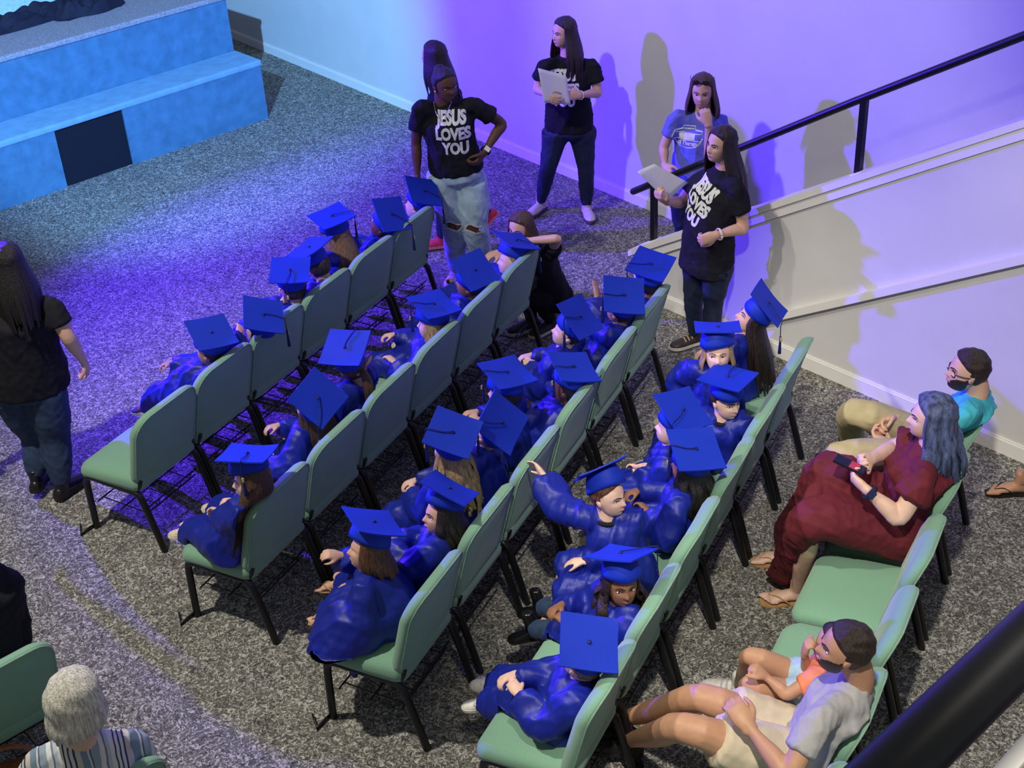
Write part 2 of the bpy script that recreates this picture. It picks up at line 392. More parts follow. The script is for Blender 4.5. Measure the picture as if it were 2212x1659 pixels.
def bare_foot(ankle, d, L):
    d = norm(d); up = A([0, 0, 1.]); s = np.cross(d, up); b = A(ankle)*1.0; b[2] = max(.0, b[2]-.29*L); b = b-d*.24*L
    P = [tube([b+d*.06*L+up*.12*L, b+d*.3*L+up*.15*L, b+d*.55*L+up*.11*L, b+d*.78*L+up*.08*L], [A([.11, .11])*L, A([.125, .14])*L, A([.155, .10])*L, A([.17, .06])*L], 14, s, 4, .7),
         tube([A(ankle)+up*.06, b+d*.24*L+up*.18*L], [A([.135, .15])*L, A([.13, .16])*L], 12, s, 3, .4)]
    return P, b, d, s, up
def toes(b, d, s, up, L, sgn):
    out = []
    for k, (ln, r) in enumerate(((.24, .055), (.22, .038), (.20, .036), (.17, .034), (.14, .032))):
        p = b+d*(.74-.02*k)*L+s*sgn*(.125-.068*k)*L+up*.055*L
        out.append(tube([p, p+d*ln*.6*L, p+d*ln*L-up*.01*L], [r*L, r*L, r*.8*L], 9, s, 2, .9))
    return out
def flipflop(root, b, d, s, up, L, m, sgn, name='flip_flop', strapm=None):
    poly = [(hw*L, t*L) for t, hw in ((-.02, .08), (.1, .14), (.4, .14), (.65, .18), (.85, .18), (1.0, .10))]+[(-hw*L, t*L) for t, hw in ((1.0, .10), (.85, .18), (.65, .18), (.4, .14), (.1, .14), (-.02, .08))]
    g = Geo(); g.add(*prism(poly, -.055*L, -.005, b, s, d, up)); o = g.obj(name, m, root, smooth=False)
    q = Geo(); t0 = b+d*.80*L+s*sgn*.06*L+up*.11*L
    for k in (-1, 1): q.add(*tube([t0, b+d*.62*L+s*k*.11*L+up*.17*L, b+d*.40*L+s*k*.165*L+up*.02*L], [A([.03, .012])*L]*3, 8, d, 3))
    q.obj('strap', strapm or m, o)
    return o

def two_bone(a, t, l1, l2, hint):
    a = A(a, float); t = A(t, float); v = t-a; D = np.linalg.norm(v); D2 = min(D, (l1+l2)*.995); u = v/max(1e-9, D)
    x = (l1*l1-l2*l2+D2*D2)/(2*D2); h = math.sqrt(max(0, l1*l1-x*x)); q = norm(A(hint)-u*np.dot(hint, u))
    return a+u*x+q*h, a+u*D2
def arm_skin(sh, el, wr, hd, pn, sgn, r, L, curl, thumb, vs, start=0.0):
    sh, el, wr = A(sh), A(el), A(wr)
    fa = tube([sh+(el-sh)*start, sh+(el-sh)*.5, el, el+(wr-el)*.3, wr-(wr-el)*.1, wr+norm(hd)*.01], [A([1, 1])*r, A([1, 1])*r*.92, A([1, 1])*r*.80, A([1, 1])*r*.82, A([1, .82])*r*.58, A([1, .8])*r*.56], 14, np.cross(norm(hd), pn), 4)
    return voxel([fa]+hand(wr, hd, pn, sgn, L, curl, thumb), vs, 1)
# ------------------------------------------------------------------ setting: floor, walls, stage, stair
def carpet_mat():
    m = bpy.data.materials.new('grey_loop_carpet'); m.use_nodes = True; nt = m.node_tree; N = nt.nodes; L = nt.links
    b = N['Principled BSDF']; b.inputs['Roughness'].default_value = .95; b.inputs['Specular IOR Level'].default_value = .1
    tc = N.new('ShaderNodeTexCoord')
    def noise(s, d, dist=0, off=0):
        mp = N.new('ShaderNodeMapping'); mp.inputs['Location'].default_value = (off, off*1.7, 0); L.new(tc.outputs['Object'], mp.inputs['Vector'])
        n = N.new('ShaderNodeTexNoise'); n.inputs['Scale'].default_value = s; n.inputs['Detail'].default_value = d; n.inputs['Distortion'].default_value = dist
        L.new(mp.outputs['Vector'], n.inputs['Vector']); return n.outputs['Fac']
    def ridge(src, w):
        a = N.new('ShaderNodeMath'); a.operation = 'SUBTRACT'; a.inputs[1].default_value = .5; L.new(src, a.inputs[0])
        c = N.new('ShaderNodeMath'); c.operation = 'ABSOLUTE'; L.new(a.outputs[0], c.inputs[0])
        r = N.new('ShaderNodeMapRange'); r.inputs['From Min'].default_value = 0; r.inputs['From Max'].default_value = w; r.inputs['To Min'].default_value = 1; r.inputs['To Max'].default_value = 0
        L.new(c.outputs[0], r.inputs['Value']); return r.outputs[0]
    yarn = ridge(noise(34, 1.2, .9), .075); dark = ridge(noise(27, 1.0, 1.1, 3.3), .05); patch = noise(5, 3, .3, 9)
    mx = N.new('ShaderNodeMixRGB'); mx.inputs['Color1'].default_value = (.19, .184, .165, 1); mx.inputs['Color2'].default_value = (.70, .68, .60, 1); L.new(yarn, mx.inputs['Fac'])
    m2 = N.new('ShaderNodeMixRGB'); m2.inputs['Color2'].default_value = (.030, .030, .030, 1); L.new(mx.outputs[0], m2.inputs['Color1'])
    mul = N.new('ShaderNodeMath'); mul.operation = 'MULTIPLY'; mul.inputs[1].default_value = .85; L.new(dark, mul.inputs[0]); L.new(mul.outputs[0], m2.inputs['Fac'])
    m3 = N.new('ShaderNodeMixRGB'); m3.blend_type = 'MULTIPLY'; m3.inputs['Fac'].default_value = .35; L.new(m2.outputs[0], m3.inputs['Color1']); L.new(patch, m3.inputs['Color2'])
    L.new(m3.outputs[0], b.inputs['Base Color'])
    ad = N.new('ShaderNodeMath'); ad.operation = 'SUBTRACT'; L.new(yarn, ad.inputs[0]); L.new(dark, ad.inputs[1])
    bp = N.new('ShaderNodeBump'); bp.inputs['Strength'].default_value = .5; bp.inputs['Distance'].default_value = .004; L.new(ad.outputs[0], bp.inputs['Height']); L.new(bp.outputs[0], b.inputs['Normal'])
    return m
CARPET = carpet_mat()
WALLM = mat('white_wall_paint', (.70, .69, .68), rough=.75, spec=.25, var=.03, scale=3, bump=.05, bscale=180)
TRIMM = mat('white_gloss_trim', (.86, .84, .80), rough=.45, spec=.4, var=.02, scale=5)
def struct(o): o['kind'] = 'structure'; return o
g = Geo(); g.add(*box((1, 8, -.05), (16, 20, .1))); struct(g.obj('floor', CARPET, origin=(0, 0, 0), smooth=False))

W0 = at_z(588, 117); W1 = at_z(1395, 449); TW = norm(W1-W0); NW = A([TW[1], -TW[0], 0])          # NW points into the room? fixed below
if np.dot(NW, -W0) < 0: NW = -NW
Z = A([0, 0, 1.0])
def slab(P0, t, n, s0, s1, z0, z1, d0, d1):
    """box in wall coordinates: along t from s0..s1, depth d along n, z"""
    c = P0+t*(s0+s1)/2+n*(d0+d1)/2; c = A([c[0], c[1], (z0+z1)/2]); return box(c, (abs(s1-s0), abs(d1-d0), z1-z0), A([t, n, Z]))
g = Geo(); g.add(*slab(W0, TW, NW, -4.5, 11, 0, 5.2, -.12, 0)); struct(g.obj('wall_back', WALLM, origin=W0, smooth=False))
g = Geo(); g.add(*slab(W0, TW, NW, -4.5, 11, 0, .085, 0, .016)); g.add(*slab(W0, TW, NW, -4.5, 11, .085, .098, 0, .010)); struct(g.obj('baseboard_back', TRIMM, origin=W0, smooth=False))

K0 = at_z(1455, 671); K1 = at_z(2208, 996); TK = norm(K1-K0); NK = A([TK[1], -TK[0], 0])
if np.dot(NK, -K0) < 0: NK = -NK
S_L, S_R, SL = -.38, 4.2, .60                               # stair knee wall: left end, right end, slope
capz = lambda s: .374+SL*(s+.367)
trz = lambda s: .347+SL*(s-.968)
def kpt(s, z, d=0.0): return K0+TK*s+NK*d+Z*z
def sheet(poly, d0, d1):
    return prism(poly, d0, d1, K0, TK, Z, NK)
g = Geo()
g.add(*sheet([(S_L, 0), (S_R, 0), (S_R, capz(S_R)-.05), (S_L, capz(S_L)-.05)], -.11, 0))
struct(g.obj('wall_stair', WALLM, origin=K0, smooth=False))
g = Geo(); s0 = S_L-.03
g.add(*sheet([(s0, capz(s0)-.045), (S_R, capz(S_R)-.045), (S_R, capz(S_R)), (s0, capz(s0))], -.135, .03))
g.add(*sheet([(s0+.03, capz(s0)-.115+.03*SL), (S_R, capz(S_R)-.115), (S_R, capz(S_R)-.045), (s0+.03, capz(s0)-.045+.03*SL)], -.001, .016))
struct(g.obj('trim_1', TRIMM, origin=K0, smooth=False))
g = Geo(); s1 = .968-.347/SL
g.add(*sheet([(s1+.05, trz(s1+.05)-.035), (S_R, trz(S_R)-.035), (S_R, trz(S_R)+.02), (s1+.05, trz(s1+.05)+.02)], -.001, .045))
struct(g.obj('trim_2', TRIMM, origin=K0, smooth=False))
g = Geo(); g.add(*slab(K0, TK, NK, S_L, S_R, 0, .09, 0, .016)); g.add(*slab(K0, TK, NK, S_L, S_R, .09, .102, 0, .010)); struct(g.obj('baseboard_stair', TRIMM, origin=K0, smooth=False))
# stair flight behind the knee wall
st = empty('staircase', K0-NK*.5, 'carpeted stair flight climbing between the knee wall and the white back wall', 'stairs')
dsep = abs(np.dot(W0-K0, NK))
for k in range(22):
    sa = .10+k*.28; zz = .168*(k+1)
    g = Geo(); wd = min(.86, abs(np.dot(W0-(K0+TK*(sa+.28)), NW))-.14); c = K0+TK*(sa+.14)-NK*(.115+wd/2); c[2] = zz/2; g.add(*box(c, (.28, wd, zz), A([TK, NK, Z]))); g.obj('step', CARPET, st, smooth=False)
# handrail on the knee wall
rail = empty('stair_handrail', kpt(0, capz(0), -.05), 'long black metal handrail climbing the stair knee wall', 'handrail')
rz = lambda s: capz(s)+.465-.03*(s < -.3)
g = Geo(); g.add(*tube([kpt(-.43, rz(-.43), -.05), kpt(1.3, rz(1.3), -.05), kpt(S_R, rz(S_R), -.05)], [.024]*3, 14, Z, 1, .9)); g.obj('rail', BLACKM, rail)
for s in (-.235, 1.375, 2.95):
    g = Geo(); g.add(*box((kpt(s, capz(s)-.002, -.05)+kpt(s, rz(s), -.05))/2, (.040, .040, rz(s)-capz(s)), A([TK, NK, Z]), .004)); g.obj('post', BLACKM, rail, smooth=False)
    g = Geo(); g.add(*box(kpt(s, capz(s)+.004, -.05), (.08, .07, .008), A([norm(TK+Z*SL), NK, norm(Z-TK*SL)]))); g.obj('base_plate', TRIMM, rail, smooth=False)

# stage
SA = at_z(580, 255); SB = at_z(0, 455); TS = norm(SB-SA); NS = A([TS[1], -TS[0], 0])
if np.dot(NS, -SA) < 0: NS = -NS
STEPH, TOPH, LEDGE = .585, 1.13, .44
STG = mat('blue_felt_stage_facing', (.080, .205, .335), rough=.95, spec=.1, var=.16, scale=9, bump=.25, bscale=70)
STGC = mat('stage_top_carpet', (.34, .33, .38), rough=.95, spec=.1, var=.3, scale=60, bump=.3, bscale=120)
stage = empty('stage', SA, 'long two-tier stage with blue felt facing and carpeted top', 'stage')
def spt(s, d, z): return SA+TS*s+NS*d+Z*z
def sslab(s0, s1, d0, d1, z0, z1, bev=.0):
    return box(spt((s0+s1)/2, (d0+d1)/2, (z0+z1)/2), (s1-s0, abs(d1-d0), z1-z0), A([TS, NS, Z]), bev)
pa = abs(np.dot(at_z(288, 355)-SA, TS)); pb = abs(np.dot(at_z(147, 405)-SA, TS))
g = Geo(); g.add(*sslab(0, pa, -LEDGE, 0, 0, STEPH-.06)); g.obj('lower_riser', STG, stage, smooth=False)
g = Geo(); g.add(*sslab(pb, 7.5, -LEDGE, 0, 0, STEPH-.06)); g.obj('lower_riser', STG, stage, smooth=False)
g = Geo(); g.add(*sslab(pa, pb, -LEDGE, -.02, 0, STEPH-.06)); g.obj('dark_panel', mat('navy_cloth_panel', (.004, .006, .016), rough=.9, var=.1), stage, smooth=False)['label'] = 'dark navy panel in the lower facing'
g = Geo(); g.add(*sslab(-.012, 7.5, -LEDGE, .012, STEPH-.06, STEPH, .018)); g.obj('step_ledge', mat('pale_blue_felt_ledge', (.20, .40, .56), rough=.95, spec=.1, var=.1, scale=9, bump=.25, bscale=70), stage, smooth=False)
g = Geo(); g.add(*sslab(0, 7.5, -4.5, -LEDGE, 0, TOPH-.05)); g.obj('upper_riser', STG, stage, smooth=False)
g = Geo(); g.add(*sslab(-.01, 7.5, -4.5, -LEDGE+.02, TOPH-.05, TOPH, .015)); g.obj('stage_top', STGC, stage, smooth=False)['label'] = 'pale grey carpet on the stage top'
# things lying on the stage
bx = empty('storage_box', at_z(10, 30, TOPH+.1), 'low pale box on the stage behind the heap of dark cloth', 'box'); bx['_w'] = list(map(float, bx['_w']))
cb = at_z(30, 36, TOPH)-NS*.25
g = Geo(); g.add(*box(cb+Z*.08, (1.9, .30, .16), A([TS, NS, Z]), .01)); g.obj('body', mat('pale_box_plastic', (.55, .72, .80), rough=.5), bx, smooth=False)
g = Geo(); g.add(*box(cb+Z*.17-NS*.02, (1.94, .34, .03), A([TS, NS, Z]), .008)); g.obj('lid', mat('violet_grey_lid', (.12, .09, .22), rough=.6), bx, smooth=False)
def cloth_heap(name, label, px, hw, dd, hh, seed):
    c = at_z(px[0], px[1], TOPH); n = 46; V = []; r = np.random.default_rng(seed); ph = r.uniform(0, 6, 12)
    for i in range(n+1):
        for j in range(n+1):
            u = i/n*2-1; v = j/n*2-1; e = max(0, 1-(abs(u)**3+abs(v)**3))
            w = 1+.10*math.sin(4*u+ph[0])+.12*math.sin(5*v+ph[1])
            zz = hh*e**.55*(.62+.20*math.sin(7*u+3*v+ph[2])+.16*math.sin(11*v-5*u+ph[3])+.09*math.sin(19*u+ph[4]+4*v))
            V.append(c+TS*u*hw*w+NS*v*dd*w+Z*(max(.0, zz)+.004))
    F = [[i*(n+1)+j, (i+1)*(n+1)+j, (i+1)*(n+1)+j+1, i*(n+1)+j+1] for i in range(n) for j in range(n)]
    g = Geo(); g.add(V, F); o = g.obj(name, mat('navy_black_cloth', (.010, .010, .026), rough=.8, var=.3, bump=.2), origin=c); tag(o, label, 'cloth'); return o
cloth_heap('dark_cloth', 'crumpled dark navy cloth heaped along the stage edge', (55, 50), .62, .16, .16, 3)
cloth_heap('dark_cloth', 'raised bundle of dark cloth at the right end of the stage heap', (185, 20), .34, .26, .20, 8)

# balcony rail close to the camera
r0, r1 = at_z(1930, 1665, 3.86), at_z(2222, 1383, 3.86); d = norm(r1-r0); pn = norm(np.cross(d, Z))
rl = empty('balcony_rail', r0, 'thick black handrail crossing the near right corner', 'handrail')
g = Geo(); g.add(*tube([r0-d*.75, r0, r1, r1+d*.95], [.0285]*4, 24, Z, 1, .9)); g.obj('rail', BLACKM, rl)
q0, q1 = at_z(2139, 1662, 3.45), at_z(2214, 1578, 3.45); dq = norm(q1-q0); nq = np.cross(dq, Z); nq = nq if np.dot(nq, q0) < 0 else -nq
g = Geo(); g.add(*box((q0+q1)/2+nq*.012-Z*.02, (2.3, .024, .04), A([dq, np.cross(Z, dq), Z]), .004)); struct(g.obj('trim_3', TRIMM, origin=q0, smooth=False))
g = Geo(); g.add(*box((q0+q1)/2+nq*.066-Z*.09, (2.3, .08, .16), A([dq, np.cross(Z, dq), Z]), .004)); struct(g.obj('wall_balcony', mat('black_violet_fascia', (.02, .015, .04), rough=.5), origin=q0, smooth=False))

for kq in (-.65, .85):
    a = (r0 if kq < 0 else r1)+d*kq; b = (q0+q1)/2+dq*np.dot(a-(q0+q1)/2, dq)+nq*.02-Z*.02
    g = Geo(); g.add(*tube([a, A([a[0], a[1], a[2]-.16]), b], [.018]*3, 10, d, 2, .5)); g.obj('bracket', BLACKM, rl)

# ------------------------------------------------------------------ chairs
GREEN = mat('sage_green_upholstery', (.205, .385, .265), rough=.88, spec=.2, var=.06, scale=220, bump=.12, bscale=700, sheen=.25)
GREEN2 = mat('sage_green_piping', (.26, .40, .30), rough=.8)
def rrect(hw, hh, rt, rb, n=7):
    P = []
    for cx, cy, r, a0 in ((hw-rt, hh-rt, rt, 0), (-hw+rt, hh-rt, rt, 90), (-hw+rb, -hh+rb, rb, 180), (hw-rb, -hh+rb, rb, 270)):
        for k in range(n+1):
            a = math.radians(a0+90*k/n); P.append((cx+r*math.cos(a), cy+r*math.sin(a)))
    return A(P)
def pillow(out, prof, fn):
    """rings of a rounded outline, prof = [(scale, depth)], fn maps (x, y, depth) to space"""
    V = []; n = len(out)
    for s, d in prof: 
        for p in out: V.append(fn(p[0]*s, p[1]*s, d))
    K = len(prof)
    F = [[i*n+j, i*n+(j+1) % n, (i+1)*n+(j+1) % n, (i+1)*n+j] for i in range(K-1) for j in range(n)]
    F += [list(range(n))[::-1], [(K-1)*n+j for j in range(n)]]
    return V, F
def build_chair(name):
    c = empty(name, (0, 0, 0))
    # y: 0 = top rear edge of the back, + forward; x: along the row
    bo = rrect(.248, .228, .115, .06)
    def bf(x, y, d):
        zz = .645+y; lean = .115*(1-(y+.225)/.45); curve = .030*(x/.248)**2
        return (x, .055+lean-d*.9+curve*.6+.012*math.cos((y+.02)*7), zz-.0*d)
    g = Geo(); g.add(*pillow(bo, [(.05, -.060), (.55, -.057), (.82, -.050), (.93, -.039), (.985, -.018), (1.0, .004), (.985, .018), (.95, .024), (.6, .026), (.05, .026)], bf)); back = g.obj('backrest', GREEN, c)
    g = Geo(); pp = [A(bf(p[0]*.97, p[1]*.97, .0235)) for p in bo]; pp.append(pp[0]); g.add(*tube(pp, [.0045]*len(pp), 5, (0, 1, 0), 1, 0)); g.obj('piping', GREEN2, back)
    so = rrect(.250, .235, .05, .07)
    def sf(x, y, d):
        yy = .385-y; drop = .028*smooth(.06, .235, -y)+.014*smooth(.1, .235, y)*-1
        return (x, .385+(-y), .470-d-drop*(1 if d < .05 else .6)-.010*(1-(x/.25)**2)*0)
    g = Geo(); g.add(*pillow(so, [(.05, .0), (.6, .001), (.84, .006), (.94, .016), (.99, .035), (1.0, .060), (.99, .088), (.92, .100), (.05, .102)], sf)); g.obj('seat', GREEN, c)
    for s in (-1, 1):
        x = .232*s
        g = Geo(); g.add(*tube([(x, .585, .0), (x, .575, .30), (x, .560, .355), (x, .52, .375), (x, .40, .372)], [A([.0195, .0195])]*5, 10, (1, 0, 0), 3, .5)); g.obj('leg', BLACKM, c)
        g = Geo(); g.add(*tube([(x, .075, .0), (x, .155, .30), (x, .18, .352), (x, .22, .372), (x, .40, .372)], [A([.0195, .0195])]*5, 10, (1, 0, 0), 3, .5)); g.obj('leg', BLACKM, c)
        g = Geo(); g.add(*tube([(x*.96, .20, .365), (x*.96, .172, .40), (x*.93, .160, .445)], [A([.016, .013])]*3, 8, (1, 0, 0), 2, .5)); g.obj('back_bracket', BLACKM, c)
    g = Geo(); g.add(*tube([(-.23, .52, .366), (.23, .52, .366)], [.010]*2, 8, (0, 1, 0), 1, .5)); g.add(*tube([(-.23, .23, .366), (.23, .23, .366)], [.010]*2, 8, (0, 1, 0), 1, .5)); g.obj('stretcher', BLACKM, c)
    g = Geo()
    for k in range(5): x = -.18+.09*k; g.add(*tube([(x, .53, .20), (x, .20, .19), (x, .185, .235)], [.0035]*3, 5, (1, 0, 0), 1, .5))
    for y, z in ((.53, .20), (.36, .195), (.20, .19), (.185, .235)): g.add(*tube([(-.225, y, z), (.225, y, z)], [.0045]*2, 5, (0, 1, 0), 1, .5))
    g.obj('book_rack', BLACKM, c)
    return c
def kids_of(o): return list(o.children)
def copy_tree(o):
    r = o.copy(); COL.objects.link(r)
    for ch in kids_of(o):
        q = ch.copy(); COL.objects.link(q); q.parent = r
        for g2 in kids_of(ch):
            w = g2.copy(); COL.objects.link(w); w.parent = q
    return r
PROTO = build_chair('padded_chair'); used = [False]
ROWS = {1: ((-1.687, 6.423), 59.39, .505), 2: ((-.979, 5.624), 60.66, .518), 3: ((-.207, 4.858), 62.51, .543), 4: ((.51, 4.204), 62.18, .531), 5: ((1.475, 3.96), 61.41, .539)}
def row_pt(r, i, fwd):
    """point in row r: i = chair number from 0 at the near left end, fwd metres in front of the back's top edge"""
    (ox, oy), a, sp = ROWS[r]; d = az(a); n = az(a+90); return A([ox, oy, 0])+d*(i*sp-.235)+n*fwd
def add_chair(pos, ang, label, group):
    o = PROTO if not used[0] else copy_tree(PROTO); used[0] = True
    o.location = Vector(pos); o.rotation_euler = (0, 0, math.radians(ang)); tag(o, label, 'chair', group); return o
NTH = ['nearest', 'second', 'third', 'fourth', 'fifth', 'sixth']
ROWN = {1: 'frontmost graduate row', 2: 'second graduate row', 3: 'third graduate row', 4: 'fourth graduate row', 5: 'rear row at the right where the adults sit'}
first = None
for r in (1, 2, 3, 4):
    for i in range(6):
        p = row_pt(r, i, 0)
        lab = {(1, 0): 'empty green padded chair at the near left end of the frontmost graduate row'}.get((r, i), 'green padded chair, %s from near left in %s' % (NTH[i], ROWN[r]))
        ch = add_chair(p, ROWS[r][1], lab, 'green padded chairs of the graduate rows')
        if i == 0:
            q = row_pt(r, 0, .60)+az(ROWS[r][1])*-.25
            gm = Geo(); u = az(ROWS[r][1]); nn = az(ROWS[r][1]+90)
            for dz in (0,): gm.add(*tube([q+Z*.012+u*.01, q+Z*.012-u*.085+nn*.01, q+Z*.012-u*.02+nn*.075], [A([.014, .006])]*3, 6, Z, 1, .5))
            o = gm.obj('floor_bracket', BLACKM, ch if False else None, origin=q); tag(o, 'black bent bracket on the carpet by the near end chair of %s' % ROWN[r], 'bracket')
R5 = {0: 'green padded chair holding the person in the grey shirt', 1: 'green padded chair with the person in orange beside the one in grey', 2: 'empty green padded chair beside the person in the maroon dress', 3: 'green padded chair holding the person in the maroon dress', 4: 'green padded chair holding the bearded person in turquoise', -1: 'green padded chair cut off by the lower edge beside the black balcony rail'}
for i in (-1, 0, 1, 2, 3, 4): add_chair(row_pt(5, i, 0), ROWS[5][1], R5[i], 'green padded chairs of the adult row')
# two chairs of the left block, facing the stage
u = az(41)
pL = at_z(125, 1392, .86)-u*.24; add_chair(pL*A([1, 1, 0]), 41, 'green padded chair at the left edge behind the person in black', 'green padded chairs of the left block')
add_chair((pL-u*.53)*A([1, 1, 0]), 41, 'green padded chair beyond the left edge next to the person in black', 'green padded chairs of the left block')
pM = at_z(372, 1642, .86)-u*.24; add_chair(pM*A([1, 1, 0]), 41, 'green padded chair showing only its corner right of the grey-haired person', 'green padded chairs of the left block')
# ------------------------------------------------------------------ graduates
CAPS = {
    '1a': ((-1.674, 6.76, 0.987), (0.278, -0.237, 0.931), (70, 163, -109, -16)),
    '1b': ((-1.418, 7.01, 0.944), (0.435, -0.331, 0.837), (54, 145, -125, -34)),
    '1c': ((-1.301, 7.44, 1.006), (0.06, -0.21, 0.976), (44, 135, -135, -44)),
    '1d': ((-1.214, 7.76, 0.997), (-0.324, 0.067, 0.944), (6, 94, -173, -85)),
    '1e': ((-1.09, 8.064, 1.06), (-0.079, -0.093, 0.993), (77, 167, -102, -12)),
    '1f': ((-0.727, 8.291, 0.945), (0.601, -0.469, 0.647), (59, 160, -120, -20)),
    '1g': ((-0.523, 8.637, 0.943), (0.482, -0.283, 0.829), (62, 153, -117, -26)),
    '2a': ((-1.275, 5.383, 1.086), (0.018, 0.247, 0.969), (35, 127, -144, -52)),
    '2b': ((-1.011, 6.036, 0.962), (0.476, -0.629, 0.614), (32, 115, -147, -64)),
    '2c': ((-0.886, 6.378, 1.058), (-0.158, -0.336, 0.928), (22, 116, -157, -63)),
    '2d': ((-0.424, 6.991, 0.957), (0.205, -0.078, 0.976), (79, 170, -100, -10)),
    '2e': ((-0.182, 7.466, 0.92), (0.382, -0.457, 0.803), (67, 168, -112, -11)),
    '2f': ((0.081, 7.812, 0.933), (0.352, 0.121, 0.928), (82, 168, -97, -11)),
    '3a': ((-0.656, 4.912, 0.995), (0.371, 0.247, 0.895), (78, 161, -101, -18)),
    '3b': ((-0.319, 5.145, 0.986), (0.449, 0.237, 0.862), (24, 115, -155, -64)),
    '3c': ((-0.299, 5.478, 1.072), (0.226, -0.347, 0.91), (29, 118, -150, -61)),
    '3d': ((-0.061, 5.63, 1.011), (0.597, -0.592, 0.542), (42, 126, -137, -53)),
    '3e': ((-0.021, 6.133, 0.991), (0.219, -0.07, 0.973), (75, 166, -104, -13)),
    '3f': ((0.334, 6.217, 0.949), (0.334, -0.105, 0.937), (65, 154, -114, -25)),
    '3g': ((0.4, 6.646, 1.011), (0.61, -0.329, 0.721), (74, 175, -105, -4)),
    '3h': ((0.671, 6.904, 0.99), (0.181, -0.52, 0.835), (34, 131, -145, -48)),
    '3i': ((0.87, 7.289, 0.979), (0.078, -0.275, 0.958), (18, 108, -161, -71)),
    '4a': ((0.245, 4.061, 0.983), (0.259, -0.371, 0.892), (40, 132, -139, -47)),
    '4b': ((0.422, 4.593, 0.99), (-0.012, 0.418, 0.908), (8, 99, -171, -80)),
    '4c': ((0.379, 5.081, 1.094), (-0.36, 0.58, 0.73), (45, 141, -134, -39)),
    '4d': ((0.845, 5.271, 1.036), (0.228, -0.323, 0.919), (52, 145, -127, -34)),
    '4e': ((0.833, 5.623, 1.029), (0.388, -0.279, 0.878), (69, 163, -110, -16)),
    '4f': ((1.107, 5.941, 1.003), (0.027, 0.041, 0.999), (98, -172, -81, 8)),
    '4g': ((1.088, 6.181, 1.161), (0.012, 0.281, 0.96), (39, 131, -140, -48)),
    '4h': ((1.439, 6.591, 1.057), (0.688, -0.23, 0.689), (85, -171, -94, 8)),
}
def mortarboard(root, cc, n, cor, fa, tz, H, tlen=.17, ch=.9):
    n = norm(n)
    best = min(cor, key=lambda a: abs((a-fa+180) % 360-180))
    f = az(best); f = norm(f-n*np.dot(f, n)); s = np.cross(f, n)
    # skull cup: rings from under the board down round the head
    V = []; k = 26; rows = [(.010, .070), (.030, .079), (.055, .086), (.080, .090), (.098, .091), (.098, .085), (.075, .083), (.04, .074)]
    for h, r in rows:
        h = h*ch
        for j in range(k):
            a = 2*math.pi*j/k; dip = .014*max(0, math.cos(a))**3 if h > .09*ch else 0
            c0 = cc-n*h; sh = H.c+H.u*.0; off = (sh-cc)-n*np.dot(sh-cc, n); off = off*min(1, h/.10)*.8
            V.append(c0+off+f*math.cos(a)*r*1.10+s*math.sin(a)*r*.94-n*dip)
    F = [[i*k+j, (i+1)*k+j, (i+1)*k+(j+1) % k, i*k+(j+1) % k] for i in range(len(rows)-1) for j in range(k)]
    F.append(list(range(k))); F.append([(len(rows)-1)*k+j for j in range(k)][::-1])
    g = Geo(); g.add(V, F); cup = g.obj('graduation_cap', CAPM, root)
    e1 = norm(f+s); e2 = norm(f-s); 
    g = Geo(); nb = 8; S = .119; V = []
    for zz in (0, .007):
        for i in range(nb+1):
            for j in range(nb+1):
                u_, v_ = i/nb*2-1, j/nb*2-1; V.append(cc+e1*u_*S+e2*v_*S+n*(zz-.006+.006*(u_*u_*v_*v_)+.003*math.sin(2*u_+v_)))
    o2 = (nb+1)**2; F = []
    for i in range(nb):
        for j in range(nb):
            q = [i*(nb+1)+j, (i+1)*(nb+1)+j, (i+1)*(nb+1)+j+1, i*(nb+1)+j+1]; F.append(q[::-1]); F.append([x+o2 for x in q])
    per = [i*(nb+1) for i in range(nb+1)]+[nb*(nb+1)+j for j in range(1, nb+1)]+[i*(nb+1)+nb for i in range(nb-1, -1, -1)]+[j for j in range(nb-1, 0, -1)]
    for a, b in zip(per, per[1:]+per[:1]): F.append([a, b, b+o2, a+o2])
    g.add(V, F); g.obj('board', CAPM, cup, smooth=False)
    g = Geo(); g.add(*sphere(cc+n*.004, A([.010, .010, .006]), A([e1, e2, n]), 12, 6)); g.obj('button', CORD, cup)
    if tz is not None:
        t = az(tz); t = norm(t-n*np.dot(t, n)); a1, a2 = abs(np.dot(t, e1)), abs(np.dot(t, e2)); L = S/max(a1, a2)
        edge = cc+t*L; dn = A([0, 0, -1.0]); out = norm(A([t[0], t[1], 0]))*.014
        g = Geo(); p = [cc+n*.010, cc+t*L*.4+n*.0085+np.cross(n, t)*.008, edge+n*.012, edge+out*.5+dn*.01, edge+out*.7+dn*tlen*.45]
        g.add(*tube(p, [.0028]*5, 6, n, 3, .8)); q = edge+out*.7+dn*tlen*.45
        g.add(*tube([q, q+dn*.012, q+dn*.03, q+dn*tlen*.62], [.006, .007, .006, .010], 9, None, 2, .4)); o = g.obj('tassel', CORD, cup)
        g = Geo(); g.add(*tube([q+dn*.004+out*.3, q+dn*.026+out*.5], [A([.007, .004])]*2, 8, None, 1, .5)); g.obj('year_charm', GOLD, cup)
    return f

